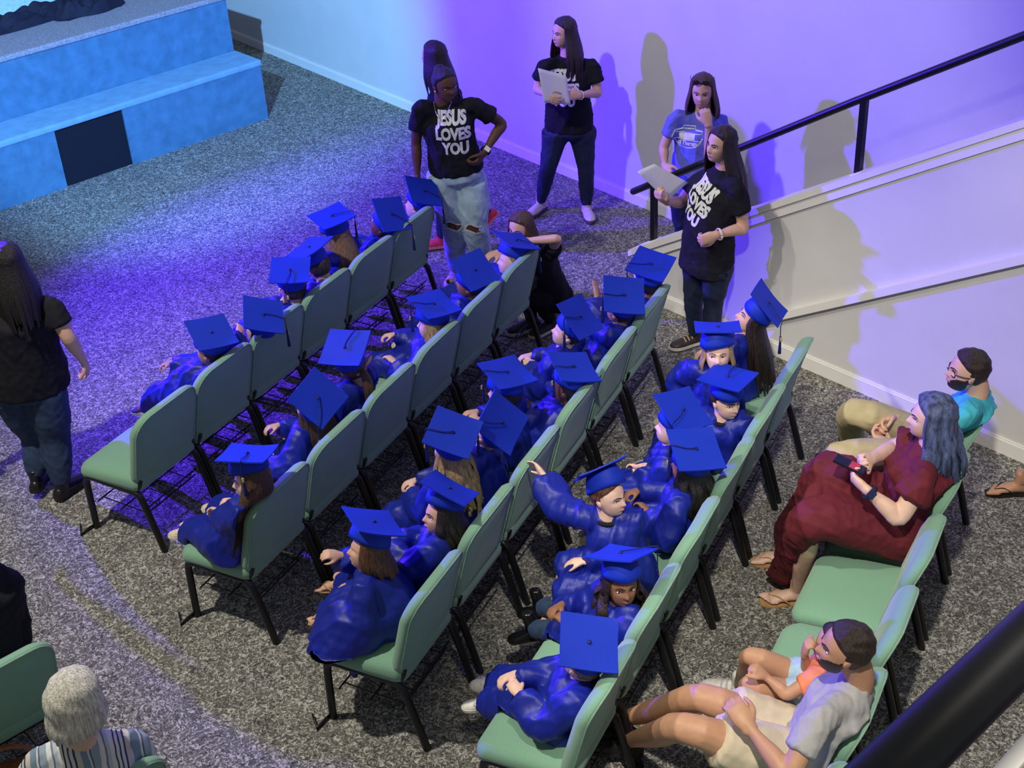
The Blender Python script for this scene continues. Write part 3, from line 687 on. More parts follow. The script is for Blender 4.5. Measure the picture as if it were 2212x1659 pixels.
def on_chair(V, r, tol=.004):
    """cloth lies on the seat and against the back, not inside them"""
    (ox, oy), ra, sp = ROWS[r]; n = az(ra+90); V = V.copy(); fw = (V-A([ox, oy, 0]))@n; z = V[:, 2]
    lim = np.where(z < .90, .055+.115*(1-(np.clip(z, .42, .88)-.42)/.45)+.052+tol, -1)
    lim = np.where(z > .84, lim*np.clip((.90-z)/.06, 0, 1)+fw*np.clip((z-.84)/.06, 0, 1), lim)
    push = np.where((fw < lim) & (z > .40) & (z < .90), lim-fw, 0); V += np.outer(push, n); fw = fw+push
    lift = np.where((fw < .60) & (z < .476) & (z > .30), .476-z, 0); V[:, 2] += lift; return V
def pick(v, default):
    if v is None: return default
    return at_z(*v)
def kid(key, label, fa, skin='light', hr=('short', 'brown', 0), ba=150, ta=None, tassel=None, feet=None, shoes='cream', hands=None, face=False, pitch=0.0, flare=0, tlen=.17, leg=.27, hb=None, ch=.9,
        fwd=None, sink=0.0, lo=False, jeans=None, collar=None, curl=.7, sleeve_r=1.0, hiprow=None, knees=None, sole=True, barefeet=False, gaze=(0, 0), headtilt=None, hem=.62):
    cc, n, cor = CAPS[key]; cc = A(cc); n = norm(n); r = int(key[0]); hh = .198; rnd = random.Random(hash(key) % 1000 if False else sum(map(ord, key))*7)
    F0 = az(fa); u = norm(n*.62+Z*.60-F0*pitch) if headtilt is None else norm(headtilt)
    hc = cc-n*.082-u*.060
    f = norm(F0-u*np.dot(F0, u)); H = Head(hc, u, f, hh, 1.04)
    (ox, oy), ra, sp = ROWS[r]; d = az(ra); nr = az(ra+90); q = hc-A([ox, oy, 0])
    al = np.dot(q[:2], d[:2]); fr = np.dot(q[:2], nr[:2])
    fh = float(np.clip(fr+.05, .30, .44)) if fwd is None else max(fwd, .30)
    hip = A([ox, oy, 0])+d*al+nr*fh; hip[2] = .545-sink
    if hiprow is not None: hip = hip+d*hiprow
    B = az(ba); T = az(ba if ta is None else ta); S = np.cross(T, Z); SB = np.cross(B, Z)       # S: person's right-hand side
    nb = hc-u*.088-f*.012; nb[2] -= .012
    chest = nb*.62+hip*.38+T*.008; waist = nb*.25+hip*.75-T*.012
    root = empty('person', A([hip[0], hip[1], 0]), label, 'person', 'graduates in blue gowns')
    shz = nb-Z*.030; sh = {-1: shz-S*.118, 1: shz+S*.118}                                       # -1 left, +1 right
    hj = {k: hip+SB*.072*k for k in (-1, 1)}
    kn, an = {}, {}
    fts = {-1: None, 1: None}
    if feet:
        pts = [A(at_z(*p[:3])) for p in feet]
        if len(pts) == 1:
            k = 1 if np.dot(pts[0]-hip, SB) > 0 else -1; fts[k] = pts[0]
        else:
            pts.sort(key=lambda p: np.dot(p-hip, SB)); fts[-1], fts[1] = pts
    for k in (-1, 1):
        t = fts[k] if fts[k] is not None else hip+B*(.37+.03*rnd.uniform(-1, 1))+SB*.085*k+Z*(.25-hip[2]+.03*rnd.uniform(-1, 1))
        kn[k], an[k] = two_bone(hj[k], t, leg, leg, Z*1.0+B*.6+SB*.12*k)
        if knees and knees.get(k) is not None: kn[k] = A(at_z(*knees[k])); an[k] = t
    el, wr, hd = {}, {}, {}
    for k in (-1, 1):
        hv = hands.get(k) if hands else None
        t = A(at_z(*hv)) if hv is not None else hip+B*(.20+.02*k)+SB*.055*k+Z*.105
        el[k], wr[k] = two_bone(sh[k], t, .175, .165, -Z*.8+S*k*.75-T*.35)
        hd[k] = norm(norm(wr[k]-el[k])*.8+(-SB*k*.5 if hv is None else Z*0)+B*.15)
    # the body: head and neck, arms with hands, trunk with legs
    g = Geo(); add_head(g, H, not lo)
    g.add(*tube([hc-u*.02-f*.022, nb+Z*.015-f*.004, nb-Z*.06], [A([.047, .05]), A([.046, .047]), A([.075, .055])], 16, S, 3, .5))
    for k in (-1, 1):
        pn = norm(-Z*.7-S*k*.3) if not (hands and hands.get(k)) else norm(T*.5-Z*.3)
        Va, Fa = arm_skin(sh[k], el[k], wr[k], hd[k], pn, -k if np.dot(np.cross(hd[k], pn), S)*1 > 0 else k, .034, .124, curl, .5, .0052 if not lo else .0065); g.add(on_chair(Va, r, .012), Fa)
    core = [tube([hip-Z*.03, waist, chest, nb-Z*.06], [A([.11, .085]), A([.10, .08]), A([.11, .08]), A([.075, .055])], 14, S, 3),]
    bare = barefeet
    for k in (-1, 1): core.append(tube([hj[k], (hj[k]+kn[k])/2, kn[k], (kn[k]+an[k])/2, an[k]], [.062, .056, .046, .040, .029], 12, None, 3))
    toe = {}
    for k in (-1, 1):
        sd = norm(an[k]-kn[k]); toe[k] = norm(B*.75+SB*.10*k+sd*.15-Z*.12 if True else B)
    Vc, Fc = voxel(core, .0095, 2); g.add(Vc, Fc); g.v = [on_chair(q_, r, .012) for q_ in g.v]; g.obj('body', SKIN[skin], root)
    if face: face_parts(H, root, skin, HAIRM['dark' if hr[1] not in ('blond', 'light') else 'light'], gaze)
    hair(H, root, hr[0], hr[1], hr[2], hi=not lo, seed=sum(map(ord, key)), grow=.035 if hr[0] == 'short' else .045, post=lambda q: on_chair(q, r, .0), back=hb)
    # the gown
    P = [tube([hip-Z*.06, hip+Z*.03-T*.005, waist, chest, nb-Z*.055, nb-Z*.018], [A([.165, .135]), A([.158, .125]), A([.142, .115]), A([.140, .108]), A([.120, .082]), A([.070, .058])], 16, S, 4, .5)]
    for k in (-1, 1):
        hd_ = norm(wr[k]-el[k])
        P.append(tube([nb-Z*.045+S*k*.035, sh[k]+Z*.004, (sh[k]+el[k])/2-Z*.008, el[k]-Z*.012, el[k]+(wr[k]-el[k])*.55-Z*.016, wr[k]-hd_*.012-Z*.010],
            [A([.062, .062]), .066, A([.068, .074])*sleeve_r, A([.068, .080])*sleeve_r, A([.062, .080])*sleeve_r, A([.052, .072])*sleeve_r], 14, S, 3, .35))
        shn = an[k]-kn[k]
        P.append(tube([hj[k], hj[k]*.45+kn[k]*.55, kn[k]+Z*.004, kn[k]+shn*hem*.5, kn[k]+shn*hem], [.105, .094, A([.086, .082]), A([.088, .078]), A([.090, .072])], 14, SB, 3, .35))
    km = (kn[-1]+kn[1])/2; am = (an[-1]+an[1])/2; span = min(.17, np.linalg.norm(kn[1]-kn[-1])/2+.05)
    if np.linalg.norm(kn[1]-kn[-1]) < .36:
        P.append(tube([hip, (hip+km)/2+Z*.012, km-Z*.006, km+(am-km)*hem*.55-Z*.0, km+(am-km)*hem], [A([.15, .085]), A([.145, .072]), A([span, .060]), A([span, .05]), A([span*1.05, .045])], 14, SB, 3, .3))
    if flare: P.append(tube([chest, waist*.5+hip*.5+B*.02, hip+B*.14-Z*.03-SB*.05, hip+B*.26-Z*.20-SB*.09], [A([.13, .10]), A([.17, .15]), A([.22, .19]), A([.23, .15])], 18, SB, 3, .2))
    V, Fq = voxel(P, .0105, 3)
    V = folds(V, Fq, .0095, (44, 24, 11), sum(map(ord, key)), [S, T, Z]); V = folds(V, Fq, .0018, (70, 60, 40), 3+sum(map(ord, key)), [S, T, Z]); V = on_chair(V, r)
    gg = Geo(); gg.add(V, Fq); gown = gg.obj('gown', GOWN, root)
    if collar:
        cg = Geo(); ring = [nb+A(0)*0+S*math.cos(t)*.062+T*math.sin(t)*.056+Z*(-.012-.012*math.sin(t)) for t in np.linspace(0, 2*math.pi, 17)]
        cg.add(*tube(ring, [A([.010, .012])]*17, 7, Z, 1, 0)); cg.obj('shirt_collar', BLACKCLOTH, root)
    if jeans:
        pj = []
        for k in (-1, 1): pj.append(tube([hj[k]*.4+kn[k]*.6, kn[k], (kn[k]+an[k])/2, an[k]+(kn[k]-an[k])*.10], [.070, .064, .055, .048], 12, None, 3, .3))
        V, Fq = voxel(pj, .009, 2); V = folds(V, Fq, .002, (60, 60, 60), 5); pg = Geo(); pg.add(V, Fq); pg.obj('jeans', jeans, root)
    for k in (-1, 1):
        if barefeet:
            bf, b, dd, ss, uu = bare_foot(an[k]+Z*.0, toe[k], .165)
            b = an[k]-Z*.045-toe[k]*.035; L = .165; up2 = norm(Z-toe[k]*np.dot(toe[k], Z)); ss = np.cross(toe[k], up2)
            fg = Geo(); fg.add(*voxel([tube([b+up2*.012, b+toe[k]*.3*L+up2*.02, b+toe[k]*.6*L+up2*.012, b+toe[k]*.8*L+up2*.006], [A([.11, .11])*L, A([.125, .14])*L, A([.155, .10])*L, A([.165, .06])*L], 12, ss, 3),
                tube([an[k]+Z*.03, b+toe[k]*.1*L+up2*.02], [.028, .026], 10)]+toes(b-up2*.01+toe[k]*.06*L, toe[k], ss, up2, L, -k), .0048, 1)); fg.obj('foot', SKIN[skin], root)
            flipflop(root, b-up2*.002, toe[k], ss, up2, L, SHOES['tan'][0], k, 'sandal')
        else:
            m, s_, acc = SHOES[shoes]; shoe(root, an[k], toe[k], .180, m, s_, 'boot' if shoes == 'boot' else 'shoe', accent=acc, high=.10 if shoes == 'boot' else .035)
    f2 = mortarboard(root, cc, n, cor, fa, tassel, H, tlen, ch)
    return dict(root=root, H=H, hip=hip, kn=kn, an=an, wr=wr, nb=nb, S=S, T=T, gown=gown)
SHOES = dict(
    cream=(mat('cream_canvas', (.74, .62, .44), rough=.8, bump=.1), RUBBERW, mat('cream_lace', (.80, .74, .62))),
    white=(mat('white_leather', (.84, .80, .72), rough=.5), RUBBERW, mat('grey_strap', (.55, .55, .58))),
    navyred=(mat('navy_mesh_shoe', (.03, .035, .11), rough=.8), RUBBERW, mat('red_lace', (.80, .03, .05))),
    darkw=(mat('dark_olive_shoe', (.030, .035, .026), rough=.6), RUBBERW, None),
    maroon=(mat('dark_maroon_shoe', (.07, .02, .03), rough=.7), mat('grey_rubber', (.45, .42, .42)), None),
    boot=(mat('black_patent_boot', (.008, .008, .009), rough=.22, spec=.6), mat('black_rubber', (.01, .01, .01), rough=.7), None),
    tan=(mat('tan_sandal_leather', (.48, .27, .11), rough=.6), mat('tan_sole', (.55, .36, .18)), None),
    black=(mat('black_leather_shoe', (.010, .009, .010), rough=.32, spec=.5), mat('dark_rubber', (.02, .018, .018), rough=.7), None),
    slip=(mat('pale_pink_knit_slip_on', (.72, .60, .56), rough=.85), mat('dark_sole', (.10, .08, .08)), None),
    loafer=(mat('dark_brown_loafer', (.045, .032, .026), rough=.4), RUBBERW, mat('tan_lace', (.45, .36, .25))),
    blackff=(mat('black_foam_sandal', (.010, .010, .011), rough=.6), None, None),
    red=(mat('coral_red_trainer', (.72, .05, .09), rough=.7), mat('pink_sole', (.75, .25, .30)), None))
DENIM_D = mat('dark_blue_denim', (.022, .045, .10), rough=.85, var=.25, scale=30, bump=.2, bscale=500)
kid('1a', 'person in blue gown, second chair of front row, red-laced sneakers stretched out left', 158, 'tan', ('short', 'dark', 0), 162, fwd=.44, leg=.32, feet=[(300, 880, .13), (412, 795, .22)], shoes='navyred', hands={-1: (410, 835, .60)}, lo=True)
kid('1b', 'person in blue gown, third chair of front row, one hand raised beside cap', 145, 'light', ('short', 'dark', 0), tassel=0, hands={-1: (516, 722, .84)}, lo=True)
kid('1c', 'person in blue gown behind a level square cap, fourth chair of front row', 140, 'light', ('short', 'dark', 0), hands={-1: (612, 650, .80)}, tassel=-95, lo=True)
d1 = kid('1d', 'person in blue gown with a red cord, cap tipped forward, front row', 125, 'light', ('short', 'dark', 0), lo=True, pitch=-.1)
kid('1e', 'long-haired person in blue gown, tassel dangling right, front row beyond the red cord', 150, 'light', ('long', 'light', .26), tassel=5, lo=True)
kid('1f', 'person in blue gown, cap tipped back, second from far end of front row', 160, 'dark', ('short', 'black', 0), tassel=-15, lo=True)
kid('1g', 'person in blue gown at the far end of front row beside ripped jeans', 158, 'pale', ('short', 'brown', 0), tassel=-10, lo=True)
kid('2a', 'person in blue gown with long brown hair, near chair of second row, cream shoes', 184, 'pale', ('long', 'brown', .38), 155, ch=.74, hb=az(215)*2.6, tassel=-95, feet=[(362, 1126, .26), (432, 1056, .24)], shoes='cream', face=True, pitch=-.02, hands={-1: (470, 1105, .66), 1: (505, 1085, .66)})
kid('2b', 'person in blue gown with steeply tilted cap and bare forearm forward, second row', 150, 'light', ('long', 'brown', .22), 155, tassel=-70, feet=[(618, 915, .22), (585, 952, .10)], hands={-1: (566, 1004, .58)}, lo=True)
k2c = kid('2c', 'ponytailed person in blue gown with green hair tie, third chair of second row', 130, 'light', ('pony', 'brown', .20), tassel=60, feet=[(728, 822, .26)], lo=True, fwd=.30)
kid('2d', 'blonde person in blue gown, long tassel hanging left, fourth chair of second row', 168, 'pale', ('long', 'blond', .16), 150, tassel=190, feet=[(845, 720, .26)], hands={-1: (853, 783, .62)}, lo=True)
kid('2e', 'person in blue gown stretching a dark white-soled shoe forward, second row', 165, 'brown', ('short', 'black', 0), feet=[(948, 616, .20)], shoes='darkw', hands={-1: (978, 606, .66)}, lo=True)
kid('2f', 'person in blue gown at far end of second row before the crouching person', 182, 'pale', ('short', 'blond', 0), tassel=0, lo=True)
kid('3a', 'person in blue gown and tan sandals leaning off the near chair of third row', 186, 'light', ('bob', 'chestnut', .11), 172, hb=az(330)*1.6, feet=[(680, 1240, .24), (668, 1312, .20)], barefeet=True, shoes='tan', hands={1: (735, 1200, .70)}, fwd=.36, sleeve_r=1.1, flare=1)
kid('3b', 'person in blue gown looking down at hands, second chair of third row', 196, 'light', ('wavy', 'dark', .20), 158, face=True, feet=[(880, 1092, .22)], hands={-1: (838, 1170, .68), 1: (858, 1158, .68)}, pitch=-.10, ch=.74)
kid('3c', 'person in blue gown with long golden hair, third row', 140, 'pale', ('wavy', 'blond', .28), lo=True, tassel=178)
kid('3d', 'person in blue gown, cap tipped steeply back, right of the golden hair, third row', 140, 'light', ('short', 'light', 0), tassel=180, lo=True)
kid('3e', 'person in blue gown under a wide level cap, leaning forward in mid third row', 160, 'light', ('short', 'dark', 0), tassel=190, lo=True)
kid('3f', 'person in blue gown, fourth chair of third row, cap edge touching the backrest', 154, 'dark', ('short', 'black', 0), 150, tassel=200, hands={-1: (1142, 884, .66), 1: (1160, 806, .62)}, lo=True)
kid('3g', 'person in shiny blue gown stretching a white shoe, fifth chair of third row', 172, 'pale', ('short', 'dark', 0), tassel=205, feet=[(1168, 772, .22)], shoes='white', lo=True)
kid('3h', 'person in blue gown raising a hand at left, far part of third row', 140, 'tan', ('short', 'black', 0), tassel=180, hands={-1: (1290, 642, .86)}, curl=.25, lo=True)
kid('3i', 'person in blue gown at the far end of third row under the handrail', 125, 'brown', ('short', 'black', 0), tassel=180, lo=True)
k4a = kid('4a', 'person in blue gown and white shoes slouching on near chair of fourth row', 138, 'pale', ('short', 'light', 0), 165, feet=[(1000, 1494, .24), (1030, 1462, .25)], shoes='white', collar=True, hem=.86)
kid('4b', 'person in blue gown, jeans and black boots looking back, fourth row', 282, 'brown', ('curly', 'dark', .20), 170, ta=200, face=True, feet=[(1085, 1345, .24), (1120, 1300, .26)], shoes='boot', jeans=DENIM_D, tassel=15, tlen=.27, ch=1.0, pitch=-.12, gaze=(.35, -.3), hem=.25)
k4c = kid('4c', 'person in blue gown with arm stretched over the chair back ahead, fourth row', 322, 'pale', ('short', 'chestnut', 0), 172, ta=262, face=True, hands={1: (1174, 1026, .90)}, collar=True, fwd=.40, curl=.35, pitch=-.05, headtilt=(-.05, .06, 1), hem=.12, sleeve_r=1.1)
kid('4d', 'person in blue gown with dark hair, level cap overlapping another, fourth row', 148, 'brown', ('wavy', 'black', .26), tassel=178, hands={-1: (1400, 1105, .66)}, lo=True)
k4e = kid('4e', 'person in blue gown with pink wrist ribbon, cap tipped right, fourth row', 164, 'pale', ('short', 'light', 0), 165, tassel=240, hands={-1: (1385, 1020, .64), 1: (1402, 1008, .64)}, lo=True)
kid('4f', 'person in blue gown and glasses looking back over a shoulder, fourth row', 302, 'pale', ('short', 'dark', 0), 165, ta=250, face=True, collar=True, tassel=60, pitch=-.05, gaze=(.3, 0))
kid('4g', 'blonde person in blue gown facing the camera, cap seen edge on', 262, 'pale', ('long', 'blond', .13), 165, ta=240, face=True, pitch=.06, gaze=(.4, 0), fwd=.36)
kid('4h', 'person in blue gown with long dark hair gazing up left, far fourth row', 176, 'light', ('long', 'dark', .40), 150, tassel=-45, face=True, pitch=.22)
def bow(root, c, s, u, m, w=.035, name='hair_bow'):
    g = Geo()
    for k in (-1, 1): g.add(*sphere(c+s*k*w*.55, A([w*.55, .008, w*.38]), A([s, np.cross(u, s), u]), 10, 6))
    g.add(*sphere(c, .009, None, 8, 6)); return g.obj(name, m, root)
bow(k2c['root'], k2c['H'].pt((0, -.47, .02))[0], k2c['H'].r, Z, mat('green_scrunchie', (.20, .36, .16), rough=.8), .032, 'hair_tie')
bow(k2c['root'], k2c['H'].pt((.24, -.42, .12))[0], norm(k2c['H'].r+Z*.6), Z, mat('peach_bow_ribbon', (.75, .45, .28), rough=.7), .045)
bow(k4e['root'], k4e['wr'][-1]+Z*.03, k4e['T'], Z, mat('pink_satin_ribbon', (.80, .45, .42), rough=.5), .04, 'wrist_ribbon')
# the red cord on one graduate, the glasses on another
def glasses(H, root, m, lift=0.0, name='glasses', lens=None):
    g = Geo()
    for sx in (-1, 1):
        y = face_y(sx*.137, 0)+.05; c = A([sx*.150, y, -.01+lift]); ring = [c+A([.105*math.cos(t), -.03*abs(math.cos(t))*(1 if sx*math.cos(t) > 0 else .2), .075*math.sin(t)]) for t in np.linspace(0, 2*math.pi, 15)]
        g.add(*tube(H.pt(ring), [.011*H.hh]*15, 6, H.f, 1, 0))
        g.add(*tube(H.pt([(sx*.255, y-.03, .02+lift), (sx*.355, .12, .02+lift), (sx*.36, -.06, .01+lift)]), [.010*H.hh]*3, 6, H.u, 2, .5))
    g.add(*tube(H.pt([(-.05, face_y(0, .02)+.03, .015+lift), (0, face_y(0, .02)+.045, .03+lift), (.05, face_y(0, .02)+.03, .015+lift)]), [.010*H.hh]*3, 6, H.u, 2, .5))
    o = g.obj(name, m, root)
    if lens is not None:
        q = Geo()
        for sx in (-1, 1): q.add(*sphere(H.pt((sx*.15, face_y(sx*.137, 0)+.045, -.01+lift))[0], A([.10, .008, .07])*H.hh, A([H.r, H.f, H.u]), 14, 6))
        q.obj('lens', lens, o)
    return o
g = Geo(); nb = d1['nb']; V, F = tube([nb-d1['T']*.055+d1['S']*.045+Z*.005, nb-d1['T']*.075+d1['S']*.065-Z*.035, nb-d1['T']*.08+d1['S']*.085-Z*.09], [A([.012, .005])]*3, 8, d1['S'], 3); g.add(on_chair(V, 1, .0), F); g.obj('red_cord', mat('red_cord_silk', (.85, .05, .02), rough=.5), d1['root'])
# ------------------------------------------------------------------ adults
def text_mesh(s, size, bold=.0, sx=1.0):
    cu = bpy.data.curves.new('t', 'FONT'); cu.body = s; cu.size = size; cu.align_x = 'CENTER'; cu.align_y = 'CENTER'; cu.offset = bold; cu.resolution_u = 3
    o = bpy.data.objects.new('t', cu); COL.objects.link(o); dg = bpy.context.evaluated_depsgraph_get(); me = o.evaluated_get(dg).to_mesh()
    bm = bmesh.new(); bm.from_mesh(me); bmesh.ops.triangulate(bm, faces=bm.faces[:])
    for _ in range(4):
        L = [e for e in bm.edges if e.calc_length() > .016]
        if not L: break
        bmesh.ops.subdivide_edges(bm, edges=L, cuts=1); bmesh.ops.triangulate(bm, faces=[f for f in bm.faces if len(f.verts) > 3])
    bm.verts.index_update(); V = A([[v.co.x*sx, v.co.y] for v in bm.verts]); Fs = [[v.index for v in f.verts] for f in bm.faces]; bm.free()
    o.evaluated_get(dg).to_mesh_clear(); bpy.data.objects.remove(o); bpy.data.curves.remove(cu); return V, Fs
def project2d(V2, Fs, O, X, Y, N, bvh, off=.0025, reach=.5):
    """lays flat print on a garment along -N"""
    out = []; ok = []
    for a, b in V2:
        p = A(O)+A(X)*a+A(Y)*b+A(N)*reach; h = bvh.ray_cast(Vector(p), Vector(-A(N)))
        if h[0] is None: out.append(p); ok.append(False)
        else: out.append(A(h[0])+A(N)*off); ok.append(True)
    return out, [f for f in Fs if all(ok[i] for i in f)]
def ribbon2d(P, w):
    V, Fs = [], []; P = [A(p, float) for p in P]
    for i, p in enumerate(P):
        t = norm(A([*(P[min(len(P)-1, i+1)]-P[max(0, i-1)]), 0]))[:2]; nn = A([-t[1], t[0]])*w/2; V += [p+nn, p-nn]
    for i in range(len(P)-1): Fs.append([2*i, 2*i+1, 2*i+3, 2*i+2])
    return V, Fs
def bvh_of(V, Fq): return BVHTree.FromPolygons([tuple(v) for v in V], [list(map(int, f)) for f in Fq])

def adult(name, label, J, skin, hr, top, bottom, shoes, hh=.222, face=True, girth=1.0, armr=.042, legr=1.0, hand_l=.175, curl=.6, beard=False, lo=False, group=None, gaze=(0, 0), seated=False, legvox=.011, toes_=None, row=None, hiw=1.0, hairkw={}):
    """J: world joints; k=-1 is the person's left, k=1 the right"""
    H = Head(J['head'], J['up'], J['face'], hh); T = norm(J['front']); S = np.cross(T, Z)
    if row is not None:                                              # sitting on the cushion, not in it
        up_ = lambda v, z: A(v) if v[2] >= z else CAMP+(A(v)-CAMP)*(CAM_H-z)/(CAM_H-v[2])
        J['hip'] = up_(J['hip'], .575); J['hj'] = tuple(up_(v, .565) for v in J['hj']); J['kn'] = tuple(up_(v, .50) for v in J['kn'])
    hip = A(J['hip']); nb = A(J['neck'])
    base = A([hip[0], hip[1], 0.0]); root = empty(name, base, label, 'person', group)
    sh, el, wr, hj, kn, an = (({-1: A(J[q][0]), 1: A(J[q][1])}) for q in ('sh', 'el', 'wr', 'hj', 'kn', 'an'))
    sdir = norm(sh[1]-sh[-1]); 
    G = girth; tv = nb-hip; waist = hip+tv*.40; chest = hip+tv*.72
    if 'belly' in J: waist = waist+T*J['belly']
    TR = {'hip': A([.170, .125])*G*hiw, 'waist': A([.150, .120])*G, 'chest': A([.165, .125])*G, 'top': A([.125, .075])}
    g = Geo(); add_head(g, H, not lo)
    g.add(*tube([H.c-H.u*.02-H.f*.03, nb+Z*.03-H.f*.01, nb-Z*.07], [A([.055, .058]), A([.055, .056]), A([.070, .056])], 18, S, 3, .5))
    for k in (-1, 1):
        hdv = norm(J['hd'][0 if k < 0 else 1]); pn = J['pn'][0 if k < 0 else 1]
        cl = curl if np.isscalar(curl) else curl[0 if k < 0 else 1]
        g.add(*arm_skin(sh[k], el[k], wr[k], hdv, pn, J.get('thumb', (1, 1))[0 if k < 0 else 1], armr, hand_l, cl, .5, .0062, .15))
    core = [tube([hip-tv*.08, waist, chest, nb-tv*.10], [TR['hip']*.84, TR['waist']*.84, TR['chest']*.84, TR['top']*.8], 16, S, 3)]
    q = .80 if (bottom and bottom.get('len', 1) >= 1) else 1.0
    for k in (-1, 1):
        core.append(tube([hj[k], hj[k]*.5+kn[k]*.5, kn[k], kn[k]*.62+an[k]*.38, an[k]*.94+kn[k]*.06, an[k]], [A([.088, .088])*legr*q, A([.078, .078])*legr*q, A([.058, .060])*legr*q, A([.055, .058])*legr*q, .034, .032], 14, S, 3))
    Vc, Fc = voxel(core, legvox, 2); g.add(Vc if row is None else on_chair(Vc, row, .014), Fc); g.obj('body', SKIN[skin], root)
    if face: face_parts(H, root, skin, HAIRM[hr[1]] if hr[1] in ('dark', 'black', 'brown') else HAIRM['brown'], gaze)
    hair(H, root, hr[0], hr[1], hr[2], beard=beard, hi=not lo, seed=len(label), grow=hairkw.pop('grow', .05), **hairkw)
    R = dict(root=root, H=H, S=S, T=T, sh=sh, el=el, wr=wr, hj=hj, kn=kn, an=an, hip=hip, nb=nb)
    if top:
        m = top['mat']; ext = top.get('hem', .10); P = [tube([hip-tv*ext, hip+tv*.05, waist, chest, nb-tv*.13, nb-tv*.005], [TR['hip']*1.08, TR['hip']*1.08, TR['waist']*1.10, TR['chest']*1.09, TR['top']*1.18, A([.075, .062])], 20, S, 4, .35)]
        fr = top.get('sleeve', .62); wd = top.get('sw', 1.0)
        for k in (-1, 1):
            q = sh[k]+(el[k]-sh[k])*fr; c0 = nb-tv*.15+S*k*.05
            pts = [c0, sh[k]-Z*.016, (sh[k]+q)/2-Z*.004, q]; rr = [.066, .058, .058*wd, .062*wd]
            if fr > 1: q2 = el[k]+(wr[k]-el[k])*(fr-1); pts = [c0, sh[k], (sh[k]+el[k])/2, el[k], q2]; rr = [.07, .064, .060*wd, .056*wd, .048*wd]
            P.append(tube(pts, rr, 14, S, 3, .25))
        P += top.get('extra', [])
        V, Fq = voxel(P, .0105, 3); V = folds(V, Fq, top.get('fold', .005), (34, 34, 26), len(label), [S, T, Z]); V = folds(V, Fq, .002, (70, 70, 60), 4, [S, T, Z])
        if row is not None: V = on_chair(V, row)
        tg = Geo(); tg.add(V, Fq); R['top'] = tg.obj(top.get('name', 't_shirt'), m, root); R['tbvh'] = bvh_of(V, Fq)
    if bottom:
        w = bottom.get('w', 1.0); fr = bottom.get('len', 1.0); P = [tube([hip-tv*.15, hip+tv*.10], [TR['hip']*1.04, TR['hip']*1.02], 16, S, 2, .4)]
        for k in (-1, 1):
            e = an[k]+(kn[k]-an[k])*.06
            if fr >= 1: P.append(tube([hj[k]+Z*.03, hj[k], hj[k]*.5+kn[k]*.5, kn[k], kn[k]*.55+an[k]*.45, e], [A([.105, .108])*legr, A([.108, .110])*legr, A([.088, .090])*legr*w, A([.068, .070])*legr*w, A([.062, .064])*legr*w, A([.046, .050])*w], 14, S, 3, .25))
            else: P.append(tube([hj[k]+Z*.03, hj[k]*.6+kn[k]*.4, hj[k]*(1-fr)+kn[k]*fr], [A([.11, .11])*legr, A([.105, .105])*legr*w, A([.098, .10])*legr*w], 14, S, 3, .2))
        P += bottom.get('extra', [])
        V, Fq = voxel(P, .0105, 3); V = folds(V, Fq, bottom.get('fold', .003), (40, 40, 40), 9+len(label)); V = V if row is None else on_chair(V, row, .006); bg = Geo(); bg.add(V, Fq); R['bottom'] = bg.obj(bottom.get('name', 'trousers'), bottom['mat'], root); R['bbvh'] = bvh_of(V, Fq)
    if shoes:
        for k in (-1, 1):
            td = J['toe'][0 if k < 0 else 1]
            if shoes == 'bare':
                a = A(an[k]); P, b, d2, s2, u2 = bare_foot(a, td, .245); sg = -k
                P = P+toes(b, d2, s2, u2, .245, sg); fg = Geo(); fg.add(*voxel(P, .0062, 1)); fg.obj('foot', SKIN[skin], root)
                flipflop(root, b, d2, s2, u2, .245, SHOES[toes_ or 'tan'][0], sg, 'flip_flop')
            else:
                mm, ss, acc = SHOES[shoes]; shoe(root, an[k], td, .255, mm, ss, accent=acc)
    return R
def print_lines(R, lines, O, X, Y, N, name='lettering', m=None):
    for s, size, dx, dy, bold, sx in lines:
        V2, Fs = text_mesh(s, size, bold, sx); V2 = V2+A([dx, dy]); V, Fs = project2d(V2, Fs, O, X, Y, N, R['tbvh'])
        g = Geo(); g.add(V, Fs); g.obj(name, m or WHITE, R['top'], smooth=False)
def paper(label, corners, bend=.02):
    c = [A(p) for p in corners]; n = 8; V = []; nn = norm(np.cross(c[1]-c[0], c[3]-c[0]))
    for i in range(n+1):
        for j in range(n+1):
            u_, v_ = i/n, j/n; p = (c[0]*(1-u_)+c[1]*u_)*(1-v_)+(c[3]*(1-u_)+c[2]*u_)*v_; V.append(p+nn*bend*math.sin(math.pi*u_)*(1-.4*v_))
    F = [[i*(n+1)+j, (i+1)*(n+1)+j, (i+1)*(n+1)+j+1, i*(n+1)+j+1] for i in range(n) for j in range(n)]
    g = Geo(); g.add(V, F); o = g.obj('paper_sheet', mat('white_copy_paper', (.80, .80, .82), rough=.8, var=.02), origin=sum(c)/4)
    s = o.modifiers.new('thickness', 'SOLIDIFY'); s.thickness = .0015
    return tag(o, label, 'paper')
def band(root, p, axis, r, m, name, w=.012, face=None, facem=None, fdir=None):
    ax = norm(axis); a = norm(np.cross(ax, (.3, .2, 1))); b = np.cross(ax, a)
    g = Geo(); ring = [p+a*math.cos(t)*r+b*math.sin(t)*r for t in np.linspace(0, 2*math.pi, 19)]
    g.add(*tube(ring, [A([w, .0035])]*19, 7, ax, 1, 0)); o = g.obj(name, m, root)
    if face:
        fd = norm(A(fdir)-ax*np.dot(fdir, ax)); q = Geo(); q.add(*box(p+fd*(r+.004), (.034, .040, .010), A([ax, np.cross(fd, ax), fd]), .003)); q.obj(face, facem, o, smooth=False)
    return o
def Y(y0): return lambda px, py, dy=0.0: at_y(px, py, y0+dy)
